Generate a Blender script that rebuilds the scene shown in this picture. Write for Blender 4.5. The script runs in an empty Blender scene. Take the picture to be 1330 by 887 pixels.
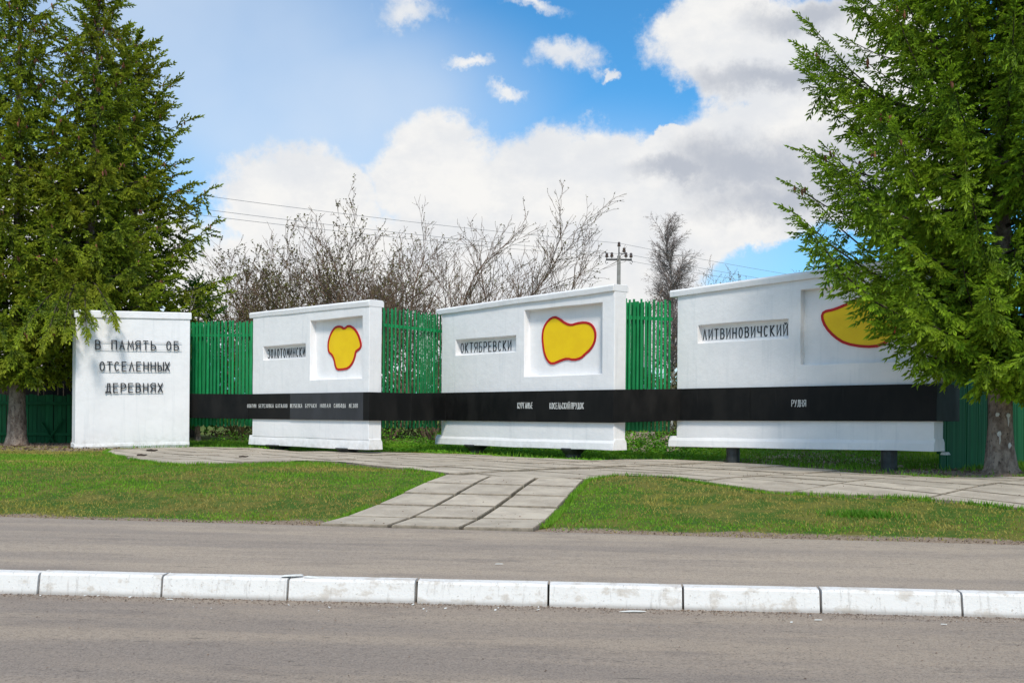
import bpy, math, random
import numpy as np
from mathutils import Vector, Matrix
random.seed(7)
RS = np.random.RandomState(11)
sc = bpy.context.scene
R = math.radians
# ------------------------------------------------------------------ camera
cam = bpy.data.cameras.new('camera')
camo = bpy.data.objects.new('camera', cam)
sc.collection.objects.link(camo)
camo.rotation_mode = 'QUATERNION'
camo.matrix_world = Matrix.Translation((0, 0, 1.44)) @ Matrix.Rotation(math.pi / 2, 4, 'X') @ Matrix.Rotation(0.0075, 4, 'Z')
cam.sensor_width = 36.0
cam.lens = 36.0 * 1300 / 1330
cam.shift_y = (540 - 443.5) / 1330
cam.clip_start = 0.1
cam.clip_end = 6000
sc.camera = camo
sc.render.resolution_x = 1024
sc.render.resolution_y = 682
sc.view_settings.view_transform = 'Standard'
sc.view_settings.look = 'None'
sc.view_settings.exposure = EXPO = 0.06
sc.view_settings.gamma = 1.0
# ------------------------------------------------------------------ sun
SUN_EL, SUN_AZ = R(48), R(174)      # azimuth from +Y clockwise: behind the camera on the right
sun = bpy.data.lights.new('sun', 'SUN')
sun.energy = 3.1
sun.angle = R(11)
sun.color = (1.0, 0.94, 0.84)
suno = bpy.data.objects.new('sun', sun)
sc.collection.objects.link(suno)
sdir = Vector((math.sin(SUN_AZ) * math.cos(SUN_EL), math.cos(SUN_AZ) * math.cos(SUN_EL), math.sin(SUN_EL)))
suno.rotation_euler = (-sdir).to_track_quat('-Z', 'Y').to_euler()
suno.location = sdir * 60
# ------------------------------------------------------------------ sky with clouds
world = bpy.data.worlds.new('World')
sc.world = world
world.use_nodes = True
wt = world.node_tree
wt.nodes.clear()


class NT:
    """tiny node helper"""
    def __init__(s, tree): s.t = tree
    def n(s, kind, **kw):
        nd = s.t.nodes.new(kind)
        for k, v in kw.items():
            setattr(nd, k, v)
        return nd
    def put(s, sock, v):
        if isinstance(v, bpy.types.NodeSocket): s.t.links.new(v, sock)
        elif v is not None: sock.default_value = v
    def m(s, op, a, b=None, c=None, clamp=False):
        nd = s.n('ShaderNodeMath', operation=op, use_clamp=clamp)
        s.put(nd.inputs[0], a)
        if b is not None: s.put(nd.inputs[1], b)
        if c is not None: s.put(nd.inputs[2], c)
        return nd.outputs[0]
    def smooth(s, v, lo, hi, a=0.0, b=1.0):
        nd = s.n('ShaderNodeMapRange', interpolation_type='SMOOTHSTEP')
        s.put(nd.inputs[0], v)
        for i, q in enumerate((lo, hi, a, b)): s.put(nd.inputs[1 + i], q)
        return nd.outputs[0]
    def lin(s, v, lo, hi, a=0.0, b=1.0):
        nd = s.n('ShaderNodeMapRange')
        s.put(nd.inputs[0], v)
        for i, q in enumerate((lo, hi, a, b)): s.put(nd.inputs[1 + i], q)
        return nd.outputs[0]
    def noise(s, vec, scale, detail=4, rough=0.55, lac=2.0, dist=0.0, w=None):
        nd = s.n('ShaderNodeTexNoise')
        if vec is not None: s.put(nd.inputs['Vector'], vec)
        nd.inputs['Scale'].default_value = scale
        nd.inputs['Detail'].default_value = detail
        nd.inputs['Roughness'].default_value = rough
        nd.inputs['Lacunarity'].default_value = lac
        nd.inputs['Distortion'].default_value = dist
        return nd.outputs['Fac']
    def mix(s, f, a, b, mode='MIX'):
        nd = s.n('ShaderNodeMix', data_type='RGBA', blend_type=mode)
        s.put(nd.inputs[0], f)
        s.put(nd.inputs[6], (*a, 1) if isinstance(a, tuple) and len(a) == 3 else a)
        s.put(nd.inputs[7], (*b, 1) if isinstance(b, tuple) and len(b) == 3 else b)
        return nd.outputs[2]
    def mapping(s, vec, scale=(1, 1, 1), loc=(0, 0, 0), rot=(0, 0, 0)):
        nd = s.n('ShaderNodeMapping')
        s.put(nd.inputs[0], vec)
        nd.inputs[1].default_value = loc
        nd.inputs[2].default_value = rot
        nd.inputs[3].default_value = scale
        return nd.outputs[0]
    def vadd(s, a, b):
        nd = s.n('ShaderNodeVectorMath', operation='ADD'); s.put(nd.inputs[0], a); s.put(nd.inputs[1], b); return nd.outputs[0]
    def xyz(s, v):
        nd = s.n('ShaderNodeSeparateXYZ'); s.put(nd.inputs[0], v); return nd.outputs
    def comb(s, x, y, z):
        nd = s.n('ShaderNodeCombineXYZ')
        s.put(nd.inputs[0], x); s.put(nd.inputs[1], y); s.put(nd.inputs[2], z); return nd.outputs[0]


w = NT(wt)
tc = w.n('ShaderNodeTexCoord')
D = tc.outputs['Generated']
dx, dy, dz = w.xyz(D)
az = w.m('ARCTAN2', dx, dy)
el = w.m('ARCSINE', dz)
# cloud billow distortion, in radians
wn = w.n('ShaderNodeTexNoise'); w.put(wn.inputs['Vector'], D)
wn.inputs['Scale'].default_value = 7.5; wn.inputs['Detail'].default_value = 9; wn.inputs['Roughness'].default_value = 0.68
wr, wg, wb = w.xyz(wn.outputs['Color'])
azw = w.m('MULTIPLY_ADD', w.m('SUBTRACT', wr, 0.5), 0.10, az)
elw = w.m('MULTIPLY_ADD', w.m('SUBTRACT', wg, 0.5), 0.10, el)


def ang(px, py):
    u = (px - 665) / 1300; v = (540 - py) / 1300
    a = math.atan(u)
    return a, math.atan(v * math.cos(a))


def blob(px, py, rx, ry, a_=azw, e_=elw):
    a0, e0 = ang(px, py)
    qa = w.m('MULTIPLY', w.m('SUBTRACT', a_, a0), 1300.0 / rx)
    qe = w.m('MULTIPLY', w.m('SUBTRACT', e_, e0), 1300.0 / ry)
    return w.m('SUBTRACT', 1.0, w.m('SQRT', w.m('ADD', w.m('MULTIPLY', qa, qa), w.m('MULTIPLY', qe, qe))))


def blobs(L, **k):
    r = None
    for b in L:
        q = blob(*b, **k)
        r = q if r is None else w.m('MAXIMUM', r, q)
    return r


big = blobs([(390, 275, 130, 85), (575, 235, 105, 85), (760, 250, 170, 90), (900, 300, 190, 100), (640, 380, 520, 130),
             (870, 190, 60, 22), (960, 45, 150, 75), (1060, 70, 170, 95), (1040, 190, 190, 85), (1130, 180, 160, 160), (0, 330, 260, 120)])
fine = w.noise(D, 19, 11, 0.66)
bigd = w.m('MULTIPLY_ADD', w.m('SUBTRACT', fine, 0.5), 0.75, big)
small = blobs([(530, 18, 62, 22), (735, 72, 50, 26), (607, 88, 38, 12), (662, 125, 28, 15), (690, 2, 70, 14), (775, 102, 14, 7)])
smalld = w.m('MULTIPLY_ADD', w.m('SUBTRACT', fine, 0.5), 2.4, small)
# the rest of the sky carries the same broken cloud
gen = w.noise(w.mapping(D, (1, 1, 2.2)), 2.6, 9, 0.6)
inwin = w.m('MULTIPLY', w.smooth(w.m('ABSOLUTE', az), 0.50, 0.80, 1, 0), w.smooth(el, 0.44, 0.62, 1, 0))
gend = w.m('ADD', w.smooth(gen, 0.46, 0.60), w.m('MULTIPLY', inwin, -3.0))
bigd = w.m('SUBTRACT', bigd, w.smooth(blobs([(1020, 340, 170, 62)]), 0.0, 1.0, 0.0, 0.60))
cov_big = w.smooth(bigd, -0.02, 0.26)
cov_small = w.m('MULTIPLY', w.smooth(smalld, 0.0, 0.9), 0.9)
cov = w.m('MAXIMUM', w.m('MAXIMUM', cov_big, cov_small), w.m('MAXIMUM', gend, 0.0))
# thin veil low left
veil = w.smooth(blobs([(400, 150, 400, 190), (250, 60, 420, 240), (640, 330, 560, 220)], a_=az, e_=el), 0.0, 0.75, 0.0, 0.70)
veil = w.m('MULTIPLY', veil, w.lin(w.noise(D, 5, 4, 0.5), 0.3, 0.65, 0.7, 1.0))
# grey undersides
grey = blobs([(975, 215, 120, 42), (1010, 98, 130, 22), (1045, 4, 75, 24), (1000, 250, 90, 34), (1130, 230, 160, 60), (880, 225, 70, 20)])
greyd = w.m('MULTIPLY', w.smooth(w.m('MULTIPLY_ADD', w.m('SUBTRACT', fine, 0.5), 1.1, grey), -0.35, 0.85), 0.9)
puff = w.smooth(w.noise(w.mapping(D, (1, 1, 1.6), (0.03, 0, 0.05)), 9, 8, 0.6), 0.38, 0.66)
puff2 = w.smooth(w.noise(w.mapping(D, (1, 1, 1.5), (0.3, 0, 0.02)), 24, 9, 0.65), 0.40, 0.64)
ccol = w.mix(puff, (1.0, 0.99, 0.97), (0.86, 0.88, 0.91))
ccol = w.mix(w.m('MULTIPLY', puff2, 0.35), ccol, (0.78, 0.81, 0.86))
ccol = w.mix(greyd, ccol, (0.50, 0.54, 0.62))
sky = w.n('ShaderNodeTexSky', sky_type='NISHITA', sun_disc=False)
sky.sun_elevation = SUN_EL
sky.sun_rotation = SUN_AZ
sky.air_density = 1.0; sky.dust_density = 0.6; sky.ozone_density = 2.2
sgrade = w.mix(1.0, sky.outputs[0], (0.55, 1.35, 1.72), 'MULTIPLY')
SKYK = 9.2     # cloud radiance in sky-texture units
cs = w.n('ShaderNodeVectorMath', operation='SCALE'); w.put(cs.inputs[0], ccol); cs.inputs['Scale'].default_value = SKYK
vs = w.mix(veil, sgrade, (0.80 * SKYK, 0.88 * SKYK, 0.98 * SKYK))
c1 = w.mix(w.smooth(el, -0.02, 0.02, 0, 1), (2.2, 2.1, 1.9), w.mix(cov, vs, cs.outputs[0]))
bg = w.n('ShaderNodeBackground'); w.put(bg.inputs[0], c1); bg.inputs[1].default_value = 0.098
wo = w.n('ShaderNodeOutputWorld'); wt.links.new(bg.outputs[0], wo.inputs[0])

# ------------------------------------------------------------------ materials


def material(name, rough=0.9, spec=0.3):
    m = bpy.data.materials.new(name); m.use_nodes = True
    t = NT(m.node_tree); b = m.node_tree.nodes['Principled BSDF']
    b.inputs['Roughness'].default_value = rough
    b.inputs['Specular IOR Level'].default_value = spec
    return m, t, b


def bump(t, b, h, strength=0.3, dist=0.01):
    nd = t.n('ShaderNodeBump'); nd.inputs['Strength'].default_value = strength; nd.inputs['Distance'].default_value = dist
    t.put(nd.inputs['Height'], h); t.t.links.new(nd.outputs[0], b.inputs['Normal'])


def noisy(name, c1, c2, scale=4, rough=0.9, spec=0.2, fine=60, bs=0.3, bd=0.01, c3=None, obj_rand=0.0, stretch=(1, 1, 1)):
    m, t, b = material(name, rough, spec)
    co = t.mapping(t.n('ShaderNodeTexCoord').outputs['Object'], stretch)
    if obj_rand:
        oi = t.n('ShaderNodeObjectInfo').outputs['Random']
        co = t.vadd(co, t.comb(t.m('MULTIPLY', oi, 37.0), t.m('MULTIPLY', oi, 11.0), t.m('MULTIPLY', oi, 23.0)))
    a = t.noise(co, scale, 6, 0.62)
    f = t.noise(co, fine, 3, 0.6)
    c = t.mix(t.smooth(a, 0.36, 0.64), c1, c2)
    if c3: c = t.mix(t.smooth(f, 0.55, 0.75), c, c3)
    if obj_rand:
        c = t.mix(t.m('MULTIPLY', oi, obj_rand), c, tuple(q * 0.55 for q in c1))
    t.put(b.inputs['Base Color'], c)
    bump(t, b, t.m('ADD', t.m('MULTIPLY', a, 0.6), f), bs, bd)
    return m


def mat_white():
    m, t, b = material('white_limewash', 0.75, 0.25)
    co = t.n('ShaderNodeTexCoord').outputs['Object']
    a = t.noise(co, 1.3, 6, 0.6)
    f = t.noise(co, 38, 4, 0.6)
    st = t.noise(t.mapping(co, (5, 5, 0.35)), 1.6, 6, 0.65)
    c = t.mix(t.smooth(a, 0.35, 0.7), (0.86, 0.835, 0.83), (0.80, 0.78, 0.78))
    c = t.mix(t.smooth(st, 0.52, 0.72, 0, 0.30), c, (0.60, 0.61, 0.63))
    z = t.xyz(co)[2]
    low = t.m('MULTIPLY', t.smooth(z, 0.55, 1.0, 0.50, 0.0), t.smooth(t.noise(co, 6, 5, 0.7), 0.4, 0.62))
    c = t.mix(low, c, (0.50, 0.46, 0.42))
    t.put(b.inputs['Base Color'], c)
    bump(t, b, t.m('ADD', t.m('MULTIPLY', t.noise(co, 7, 4, 0.5), 2.0), t.m('MULTIPLY', f, 0.5)), 0.35, 0.012)
    return m


WHITE = mat_white()
YELLOW = noisy('yellow_paint', (0.90, 0.60, 0.003), (0.86, 0.55, 0.003), 3, 0.5, 0.35, 40, 0.15, 0.004)
RED = noisy('dark_red_paint', (0.50, 0.010, 0.008), (0.42, 0.008, 0.008), 3, 0.5, 0.35, 40, 0.1, 0.004)
LETTER = noisy('dark_letter_paint', (0.012, 0.013, 0.016), (0.02, 0.02, 0.024), 8, 0.5, 0.4, 40, 0.1, 0.003)
LETWHITE = noisy('pale_letter_paint', (0.70, 0.70, 0.68), (0.50, 0.50, 0.49), 8, 0.6, 0.3, 40, 0.1, 0.003)
GREYRAIL = noisy('grey_rail_paint', (0.58, 0.59, 0.62), (0.48, 0.49, 0.52), 8, 0.6, 0.3, 40, 0.1, 0.003)
LEGM = noisy('black_leg_paint', (0.018, 0.021, 0.022), (0.045, 0.05, 0.05), 5, 0.45, 0.45, 30, 0.5, 0.01)


def mat_band(name, c1, c2, rough=0.32):
    m, t, b = material(name, rough, 0.14)
    co = t.n('ShaderNodeTexCoord').outputs['Object']
    a = t.noise(t.mapping(co, (1.6, 1.6, 0.8)), 1.4, 6, 0.6)
    s = t.noise(t.mapping(co, (9, 9, 0.5)), 1.2, 5, 0.7)
    c = t.mix(t.smooth(a, 0.35, 0.7), c1, c2)
    c = t.mix(t.smooth(s, 0.6, 0.8, 0, 0.5), c, tuple(q * 1.8 + 0.01 for q in c2))
    t.put(b.inputs['Base Color'], c)
    t.put(b.inputs['Roughness'], t.lin(a, 0.3, 0.7, rough, rough + 0.25))
    bump(t, b, a, 0.1, 0.01)
    return m


BAND = mat_band('black_gloss_panel', (0.007, 0.007, 0.007), (0.016, 0.015, 0.014), 0.42)
BANDG = mat_band('painted_sheen_panel', (0.034, 0.036, 0.040), (0.050, 0.052, 0.058), 0.30)  # band material again, sheen of the reflective stretch put into a lighter base
GREEN = noisy('green_slat_paint', (0.008, 0.24, 0.070), (0.014, 0.32, 0.100), 6, 0.45, 0.4, 50, 0.2, 0.004, obj_rand=0.7)
GREEND = noisy('dark_green_paint_and_shade', (0.008, 0.105, 0.034), (0.014, 0.145, 0.046), 4, 0.7, 0.25, 40, 0.4, 0.006, obj_rand=0.5, stretch=(1, 1, 0.25))  # left board green; for the right picket fence the dark tone is tree shade
BOARDD = noisy('weathered_dark_board', (0.020, 0.016, 0.013), (0.045, 0.036, 0.030), 4, 0.9, 0.1, 40, 0.5, 0.01, obj_rand=0.6, stretch=(1, 1, 0.2))
ROOFM = noisy('corrugated_sheet', (0.42, 0.36, 0.34), (0.28, 0.24, 0.22), 2, 0.9, 0.1, 30, 0.4, 0.01)
SHEDW = noisy('shed_timber', (0.05, 0.04, 0.03), (0.09, 0.07, 0.05), 3, 0.9, 0.1, 30, 0.4, 0.01)
BARK = noisy('spruce_bark', (0.20, 0.145, 0.115), (0.40, 0.31, 0.25), 9, 0.95, 0.1, 26, 1.0, 0.05, c3=(0.045, 0.03, 0.025), stretch=(1, 1, 0.55))
LIMB = noisy('limb_bark', (0.05, 0.038, 0.030), (0.075, 0.055, 0.045), 8, 0.95, 0.1, 30, 0.5, 0.02)
RESIN = noisy('pale_resin', (0.72, 0.70, 0.66), (0.55, 0.51, 0.47), 9, 0.8, 0.2, 30, 0.6, 0.02)
CONE = noisy('cone_scale', (0.17, 0.065, 0.035), (0.28, 0.12, 0.07), 12, 0.8, 0.2, 30, 0.6, 0.02)
BARETW = noisy('bare_twig_bark', (0.11, 0.068, 0.048), (0.20, 0.135, 0.098), 3, 0.9, 0.1, 20, 0.3, 0.01)
OLIVETW = noisy('mossy_bark', (0.10, 0.085, 0.025), (0.075, 0.055, 0.03), 3, 0.9, 0.1, 20, 0.3, 0.01)
BIRCHB = noisy('birch_bark', (0.42, 0.40, 0.37), (0.10, 0.09, 0.085), 3, 0.85, 0.15, 10, 0.3, 0.02, stretch=(1, 1, 0.6))
BIRCHT = noisy('birch_twig', (0.20, 0.155, 0.145), (0.28, 0.23, 0.21), 3, 0.9, 0.1, 20, 0.2, 0.01)
POLEC = noisy('pole_concrete', (0.33, 0.31, 0.29), (0.25, 0.235, 0.22), 3, 0.9, 0.1, 30, 0.3, 0.01)
STEEL = noisy('dark_steel', (0.04, 0.04, 0.045), (0.07, 0.065, 0.06), 8, 0.6, 0.4, 30, 0.2, 0.005)
WIREM = noisy('aluminium_wire', (0.24, 0.24, 0.26), (0.3, 0.3, 0.3), 8, 0.6, 0.3, 30, 0.1, 0.005)
PORC = noisy('insulator_glaze', (0.10, 0.06, 0.045), (0.06, 0.04, 0.035), 8, 0.3, 0.5, 30, 0.1, 0.005)
STONE = noisy('pinkish_rubble', (0.50, 0.37, 0.31), (0.32, 0.24, 0.20), 3, 0.95, 0.1, 25, 0.8, 0.03, c3=(0.40, 0.34, 0.31))
CHIP = noisy('paint_chip', (0.72, 0.72, 0.70), (0.55, 0.54, 0.50), 12, 0.8, 0.2, 30, 0.3, 0.005)


def mat_leaf(name, ca, cb, cc, scale=0.9, rough=0.6, trans=0.0):
    """ca..cb picked by the 'tint' attribute, cc mixed in by broad noise"""
    m, t, b = material(name, rough, 0.25)
    at = t.n('ShaderNodeAttribute', attribute_name='tint').outputs['Fac']
    co = t.n('ShaderNodeTexCoord').outputs['Object']
    c = t.mix(at, ca, cb)
    c = t.mix(t.smooth(t.noise(co, scale, 3, 0.6), 0.42, 0.66, 0, 0.8), c, cc)
    t.put(b.inputs['Base Color'], c)
    if trans:
        tr = t.n('ShaderNodeBsdfTranslucent'); t.put(tr.inputs[0], c)
        mx = t.n('ShaderNodeMixShader'); mx.inputs[0].default_value = trans
        out = m.node_tree.nodes['Material Output']
        t.t.links.new(b.outputs[0], mx.inputs[1]); t.t.links.new(tr.outputs[0], mx.inputs[2]); t.t.links.new(mx.outputs[0], out.inputs[0])
    return m


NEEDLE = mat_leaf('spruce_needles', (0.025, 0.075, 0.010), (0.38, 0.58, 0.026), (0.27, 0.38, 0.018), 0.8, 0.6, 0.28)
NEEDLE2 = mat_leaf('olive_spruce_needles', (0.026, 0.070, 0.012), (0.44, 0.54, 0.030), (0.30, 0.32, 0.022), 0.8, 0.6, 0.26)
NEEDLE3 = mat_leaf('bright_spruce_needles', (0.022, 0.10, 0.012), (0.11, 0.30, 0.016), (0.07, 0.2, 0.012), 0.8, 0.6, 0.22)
BUD = mat_leaf('young_buds', (0.07, 0.055, 0.030), (0.17, 0.17, 0.04), (0.11, 0.095, 0.035), 0.4, 0.7, 0.1)
OLIVELEAF = mat_leaf('young_olive_leaves', (0.09, 0.085, 0.02), (0.19, 0.19, 0.04), (0.11, 0.075, 0.03), 0.4, 0.7, 0.2)
GRASSM = mat_leaf('grass_blades', (0.055, 0.18, 0.010), (0.21, 0.38, 0.020), (0.14, 0.30, 0.018), 1.1, 0.7, 0.15)
DRYGRASS = mat_leaf('dry_grass_blades', (0.20, 0.15, 0.04), (0.42, 0.35, 0.08), (0.26, 0.25, 0.035), 1.1, 0.8, 0.1)
WEED = mat_leaf('weed_leaves', (0.09, 0.28, 0.012), (0.28, 0.55, 0.02), (0.14, 0.38, 0.016), 1.0, 0.6, 0.2)
LITTER = mat_leaf('leaf_litter', (0.10, 0.065, 0.045), (0.30, 0.21, 0.15), (0.16, 0.11, 0.08), 1.0, 0.9, 0.0)


def mat_asphalt(name, base, dust, dark, seam_y):
    m, t, b = material(name, 0.92, 0.2)
    co = t.n('ShaderNodeTexCoord').outputs['Object']
    rot = t.mapping(co, (1, 1, 1), (0, 0, 0), (0, 0, R(5.0)))
    st = t.noise(t.mapping(rot, (0.16, 1.5, 1)), 1.0, 7, 0.62)
    pat = t.noise(t.mapping(rot, (0.5, 1.6, 1)), 1.6, 6, 0.65)
    ag = t.noise(co, 70, 2, 0.8)
    ag2 = t.noise(co, 26, 4, 0.75)
    c = t.mix(t.smooth(st, 0.36, 0.62), base, dust)
    c = t.mix(t.smooth(pat, 0.5, 0.72, 0, 0.55), c, dark)
    c = t.mix(t.smooth(ag, 0.36, 0.46, 0.6, 0), c, tuple(q * 0.50 for q in dark))
    c = t.mix(t.smooth(ag, 0.56, 0.66, 0, 0.35), c, (0.46, 0.40, 0.34))
    c = t.mix(t.smooth(ag2, 0.40, 0.50, 0.25, 0), c, tuple(q * 0.7 for q in dark))
    # oil and rubber flecks dragged along the traffic
    fl = t.noise(t.mapping(rot, (2.2, 16, 1)), 1.5, 4, 0.75)
    c = t.mix(t.smooth(fl, 0.62, 0.66, 0, 0.6), c, (0.055, 0.05, 0.046))
    t.put(b.inputs['Base Color'], c)
    bump(t, b, t.m('ADD', ag, ag2), 0.5, 0.006)
    return m


ROADM = mat_asphalt('road_asphalt', (0.28, 0.228, 0.188), (0.375, 0.298, 0.228), (0.195, 0.160, 0.138), 0)
WALKM = mat_asphalt('pavement_asphalt', (0.32, 0.262, 0.215), (0.43, 0.345, 0.265), (0.215, 0.176, 0.150), 0)


def mat_kerb():
    m, t, b = material('whitewashed_kerb', 0.85, 0.2)
    co = t.n('ShaderNodeTexCoord').outputs['Object']
    oi = t.n('ShaderNodeObjectInfo').outputs['Random']
    co = t.vadd(co, t.comb(t.m('MULTIPLY', oi, 31.0), t.m('MULTIPLY', oi, 7.0), 0.0))
    a = t.noise(t.mapping(co, (1, 1, 1.6)), 5, 6, 0.7)
    v = t.noise(t.mapping(co, (14, 14, 1.2)), 1.6, 5, 0.7)
    c = t.mix(t.smooth(a, 0.51, 0.64, 0, 0.62), (0.75, 0.72, 0.69), (0.50, 0.43, 0.36))
    c = t.mix(t.smooth(v, 0.54, 0.68, 0, 0.45), c, (0.42, 0.38, 0.35))
    f = t.noise(co, 40, 4, 0.7)
    c = t.mix(t.smooth(f, 0.60, 0.70, 0, 0.6), c, (0.32, 0.27, 0.23))
    z = t.xyz(t.n('ShaderNodeTexCoord').outputs['Object'])[2]
    c = t.mix(t.smooth(z, 0.005, 0.05, 0.55, 0), c, (0.26, 0.22, 0.19))
    t.put(b.inputs['Base Color'], c)
    bump(t, b, t.m('ADD', a, t.m('MULTIPLY', f, 0.5)), 0.5, 0.012)
    return m


KERBM = mat_kerb()
SLABE = noisy('slab_edge_dirt', (0.20, 0.165, 0.125), (0.31, 0.255, 0.195), 9, 0.95, 0.1, 40, 0.5, 0.01)
SLABM = noisy('concrete_slab', (0.56, 0.48, 0.38), (0.40, 0.335, 0.265), 2.2, 0.92, 0.15, 34, 0.5, 0.01, c3=(0.58, 0.53, 0.46), obj_rand=0.35)


def mat_ground():
    m, t, b = material('soil_and_turf', 0.95, 0.1)
    co = t.n('ShaderNodeTexCoord').outputs['Object']
    at = t.n('ShaderNodeAttribute', attribute_name='bare').outputs['Fac']
    n1 = t.noise(co, 2.3, 6, 0.65); n2 = t.noise(co, 24, 5, 0.7)
    turf = t.mix(t.smooth(n1, 0.4, 0.6), (0.06, 0.12, 0.018), (0.15, 0.15, 0.035))
    soil = t.mix(t.smooth(n2, 0.35, 0.65), (0.20, 0.145, 0.10), (0.37, 0.285, 0.215))
    f = t.smooth(t.m('ADD', at, t.m('MULTIPLY', t.m('SUBTRACT', n2, 0.5), 0.8)), 0.35, 0.65)
    t.put(b.inputs['Base Color'], t.mix(f, turf, soil))
    bump(t, b, t.m('ADD', n1, n2), 0.7, 0.03)
    return m


GROUNDM = mat_ground()

# ------------------------------------------------------------------ object helpers
COL = sc.collection


def link(name, me, mat=None, parent=None):
    o = bpy.data.objects.new(name, me); COL.objects.link(o)
    if mat is not None and not me.materials: me.materials.append(mat)
    if parent is not None: o.parent = parent
    return o


def tag(o, label=None, cat=None, group=None, kind=None):
    if label: o['label'] = label
    if cat: o['category'] = cat
    if group: o['group'] = group
    if kind: o['kind'] = kind
    return o


def empty(name, loc, rz=0, **k):
    o = bpy.data.objects.new(name, None); COL.objects.link(o)
    o.location = loc; o.rotation_euler = (0, 0, rz); o.empty_display_size = 0.3
    return tag(o, **k)


def mesh(name, verts, faces, smooth=False):
    me = bpy.data.meshes.new(name); me.from_pydata([tuple(v) for v in verts], [], [tuple(f) for f in faces]); me.update()
    if smooth: me.shade_smooth()
    return me


def tri_mesh(name, V, nper, tint=None, smooth=False):
    """V: (n*nper,3) loose polygons of nper corners"""
    V = np.ascontiguousarray(V, dtype=np.float32); nv = len(V); nf = nv // nper
    me = bpy.data.meshes.new(name)
    me.vertices.add(nv); me.vertices.foreach_set('co', V.ravel())
    me.loops.add(nv); me.loops.foreach_set('vertex_index', np.arange(nv, dtype=np.int32))
    me.polygons.add(nf); me.polygons.foreach_set('loop_start', np.arange(0, nv, nper, dtype=np.int32))
    me.polygons.foreach_set('loop_total', np.full(nf, nper, dtype=np.int32))
    if tint is not None:
        a = me.attributes.new('tint', 'FLOAT', 'POINT'); a.data.foreach_set('value', np.ascontiguousarray(tint, dtype=np.float32))
    me.update(); me.validate()
    return me


class MB:
    def __init__(s): s.v = []; s.f = []
    def box(s, x0, x1, y0, y1, z0, z1, tx=0, ty=0):
        b = len(s.v)
        s.v += [(x0, y0, z0), (x1, y0, z0), (x1, y1, z0), (x0, y1, z0), (x0 + tx, y0 + ty, z1), (x1 - tx, y0 + ty, z1), (x1 - tx, y1 - ty, z1), (x0 + tx, y1 - ty, z1)]
        s.f += [tuple(b + i for i in q) for q in ((0, 3, 2, 1), (4, 5, 6, 7), (0, 1, 5, 4), (1, 2, 6, 5), (2, 3, 7, 6), (3, 0, 4, 7))]
        return s
    def tube(s, pts, rad, k=6, cap=True):
        pts = [Vector(p) for p in pts]; n = len(pts)
        if not hasattr(rad, '__len__'): rad = [rad] * n
        b = len(s.v)
        up = Vector((0.3, 0.2, 1)).normalized()
        for i, p in enumerate(pts):
            t = (pts[min(i + 1, n - 1)] - pts[max(i - 1, 0)])
            t = t.normalized() if t.length > 1e-9 else Vector((0, 0, 1))
            a = t.cross(up)
            if a.length < 0.1: a = t.cross(Vector((1, 0, 0)))
            a.normalize(); c = t.cross(a)
            for j in range(k):
                q = 2 * math.pi * j / k
                s.v.append(tuple(p + (a * math.cos(q) + c * math.sin(q)) * rad[i]))
        for i in range(n - 1):
            for j in range(k):
                j2 = (j + 1) % k
                s.f.append((b + i * k + j, b + i * k + j2, b + (i + 1) * k + j2, b + (i + 1) * k + j))
        if cap:
            s.f.append(tuple(b + j for j in range(k))[::-1]); s.f.append(tuple(b + (n - 1) * k + j for j in range(k)))
        return s
    def lathe(s, prof, k=16, cx=0, cy=0):
        b = len(s.v); n = len(prof)
        for r, z in prof:
            for j in range(k):
                q = 2 * math.pi * j / k
                s.v.append((cx + r * math.cos(q), cy + r * math.sin(q), z))
        for i in range(n - 1):
            for j in range(k):
                j2 = (j + 1) % k
                s.f.append((b + i * k + j, b + i * k + j2, b + (i + 1) * k + j2, b + (i + 1) * k + j))
        s.f.append(tuple(b + j for j in range(k))[::-1]); s.f.append(tuple(b + (n - 1) * k + j for j in range(k)))
        return s
    def build(s, name, mat, parent=None, bevel=0, smooth=False, seg=2):
        o = link(name, mesh(name, s.v, s.f, smooth), mat, parent)
        if bevel:
            md = o.modifiers.new('bevel', 'BEVEL'); md.width = bevel; md.segments = seg; md.limit_method = 'ANGLE'; md.angle_limit = R(40)
        return o


# ------------------------------------------------------------------ terrain
def clamp(a, l, h): return max(l, min(h, a))
def edgeY(X): return 11.0 - 0.172 * clamp(X, -14, 9)
def hg(X, Y):
    t = clamp((Y - edgeY(X)) / 5.2, 0, 1); s = t * t * (3 - 2 * t)
    return 0.17 + (0.35 - 0.004 * clamp(X, -20, 20)) * s
def kerbY(X): return 7.585 - 0.0862 * X          # front foot of the kerb


PLAZA = [(-9.3, 23.3), (-8.75, 21.6), (-7.4, 19.3), (-6.25, 17.6), (-5.6, 17.1), (-4.67, 18.0), (-3.86, 18.8), (-3.2, 18.5), (-2.17, 17.1), (-0.97, 15.55),
         (1.06, 14.9), (1.64, 15.69), (2.45, 15.47), (2.88, 14.64), (3.55, 13.8), (4.5, 13.41), (5.08, 13.33), (5.82, 12.91), (6.36, 12.41), (7.6, 11.3), (8.2, 10.2),
         (12.5, 9.7), (12.0, 11.5), (9.6, 13.6), (7.8, 14.6), (8.6, 15.6), (8.3, 16.2), (6.9, 15.9), (5.9, 16.8), (5.75, 17.7), (5.2, 19.3), (4.3, 20.6), (3.5, 21.3), (2.6, 21.2), (1.5, 20.2), (0.5, 21.4), (-1.13, 22.6),
         (-3.1, 23.6), (-4.4, 23.6), (-5.0, 23.3), (-6.4, 25.2), (-8.2, 25.4)]
PATHP = [(-2.2, 11.36), (0.26, 10.98), (1.10, 14.95), (-1.02, 15.60)]


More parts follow.
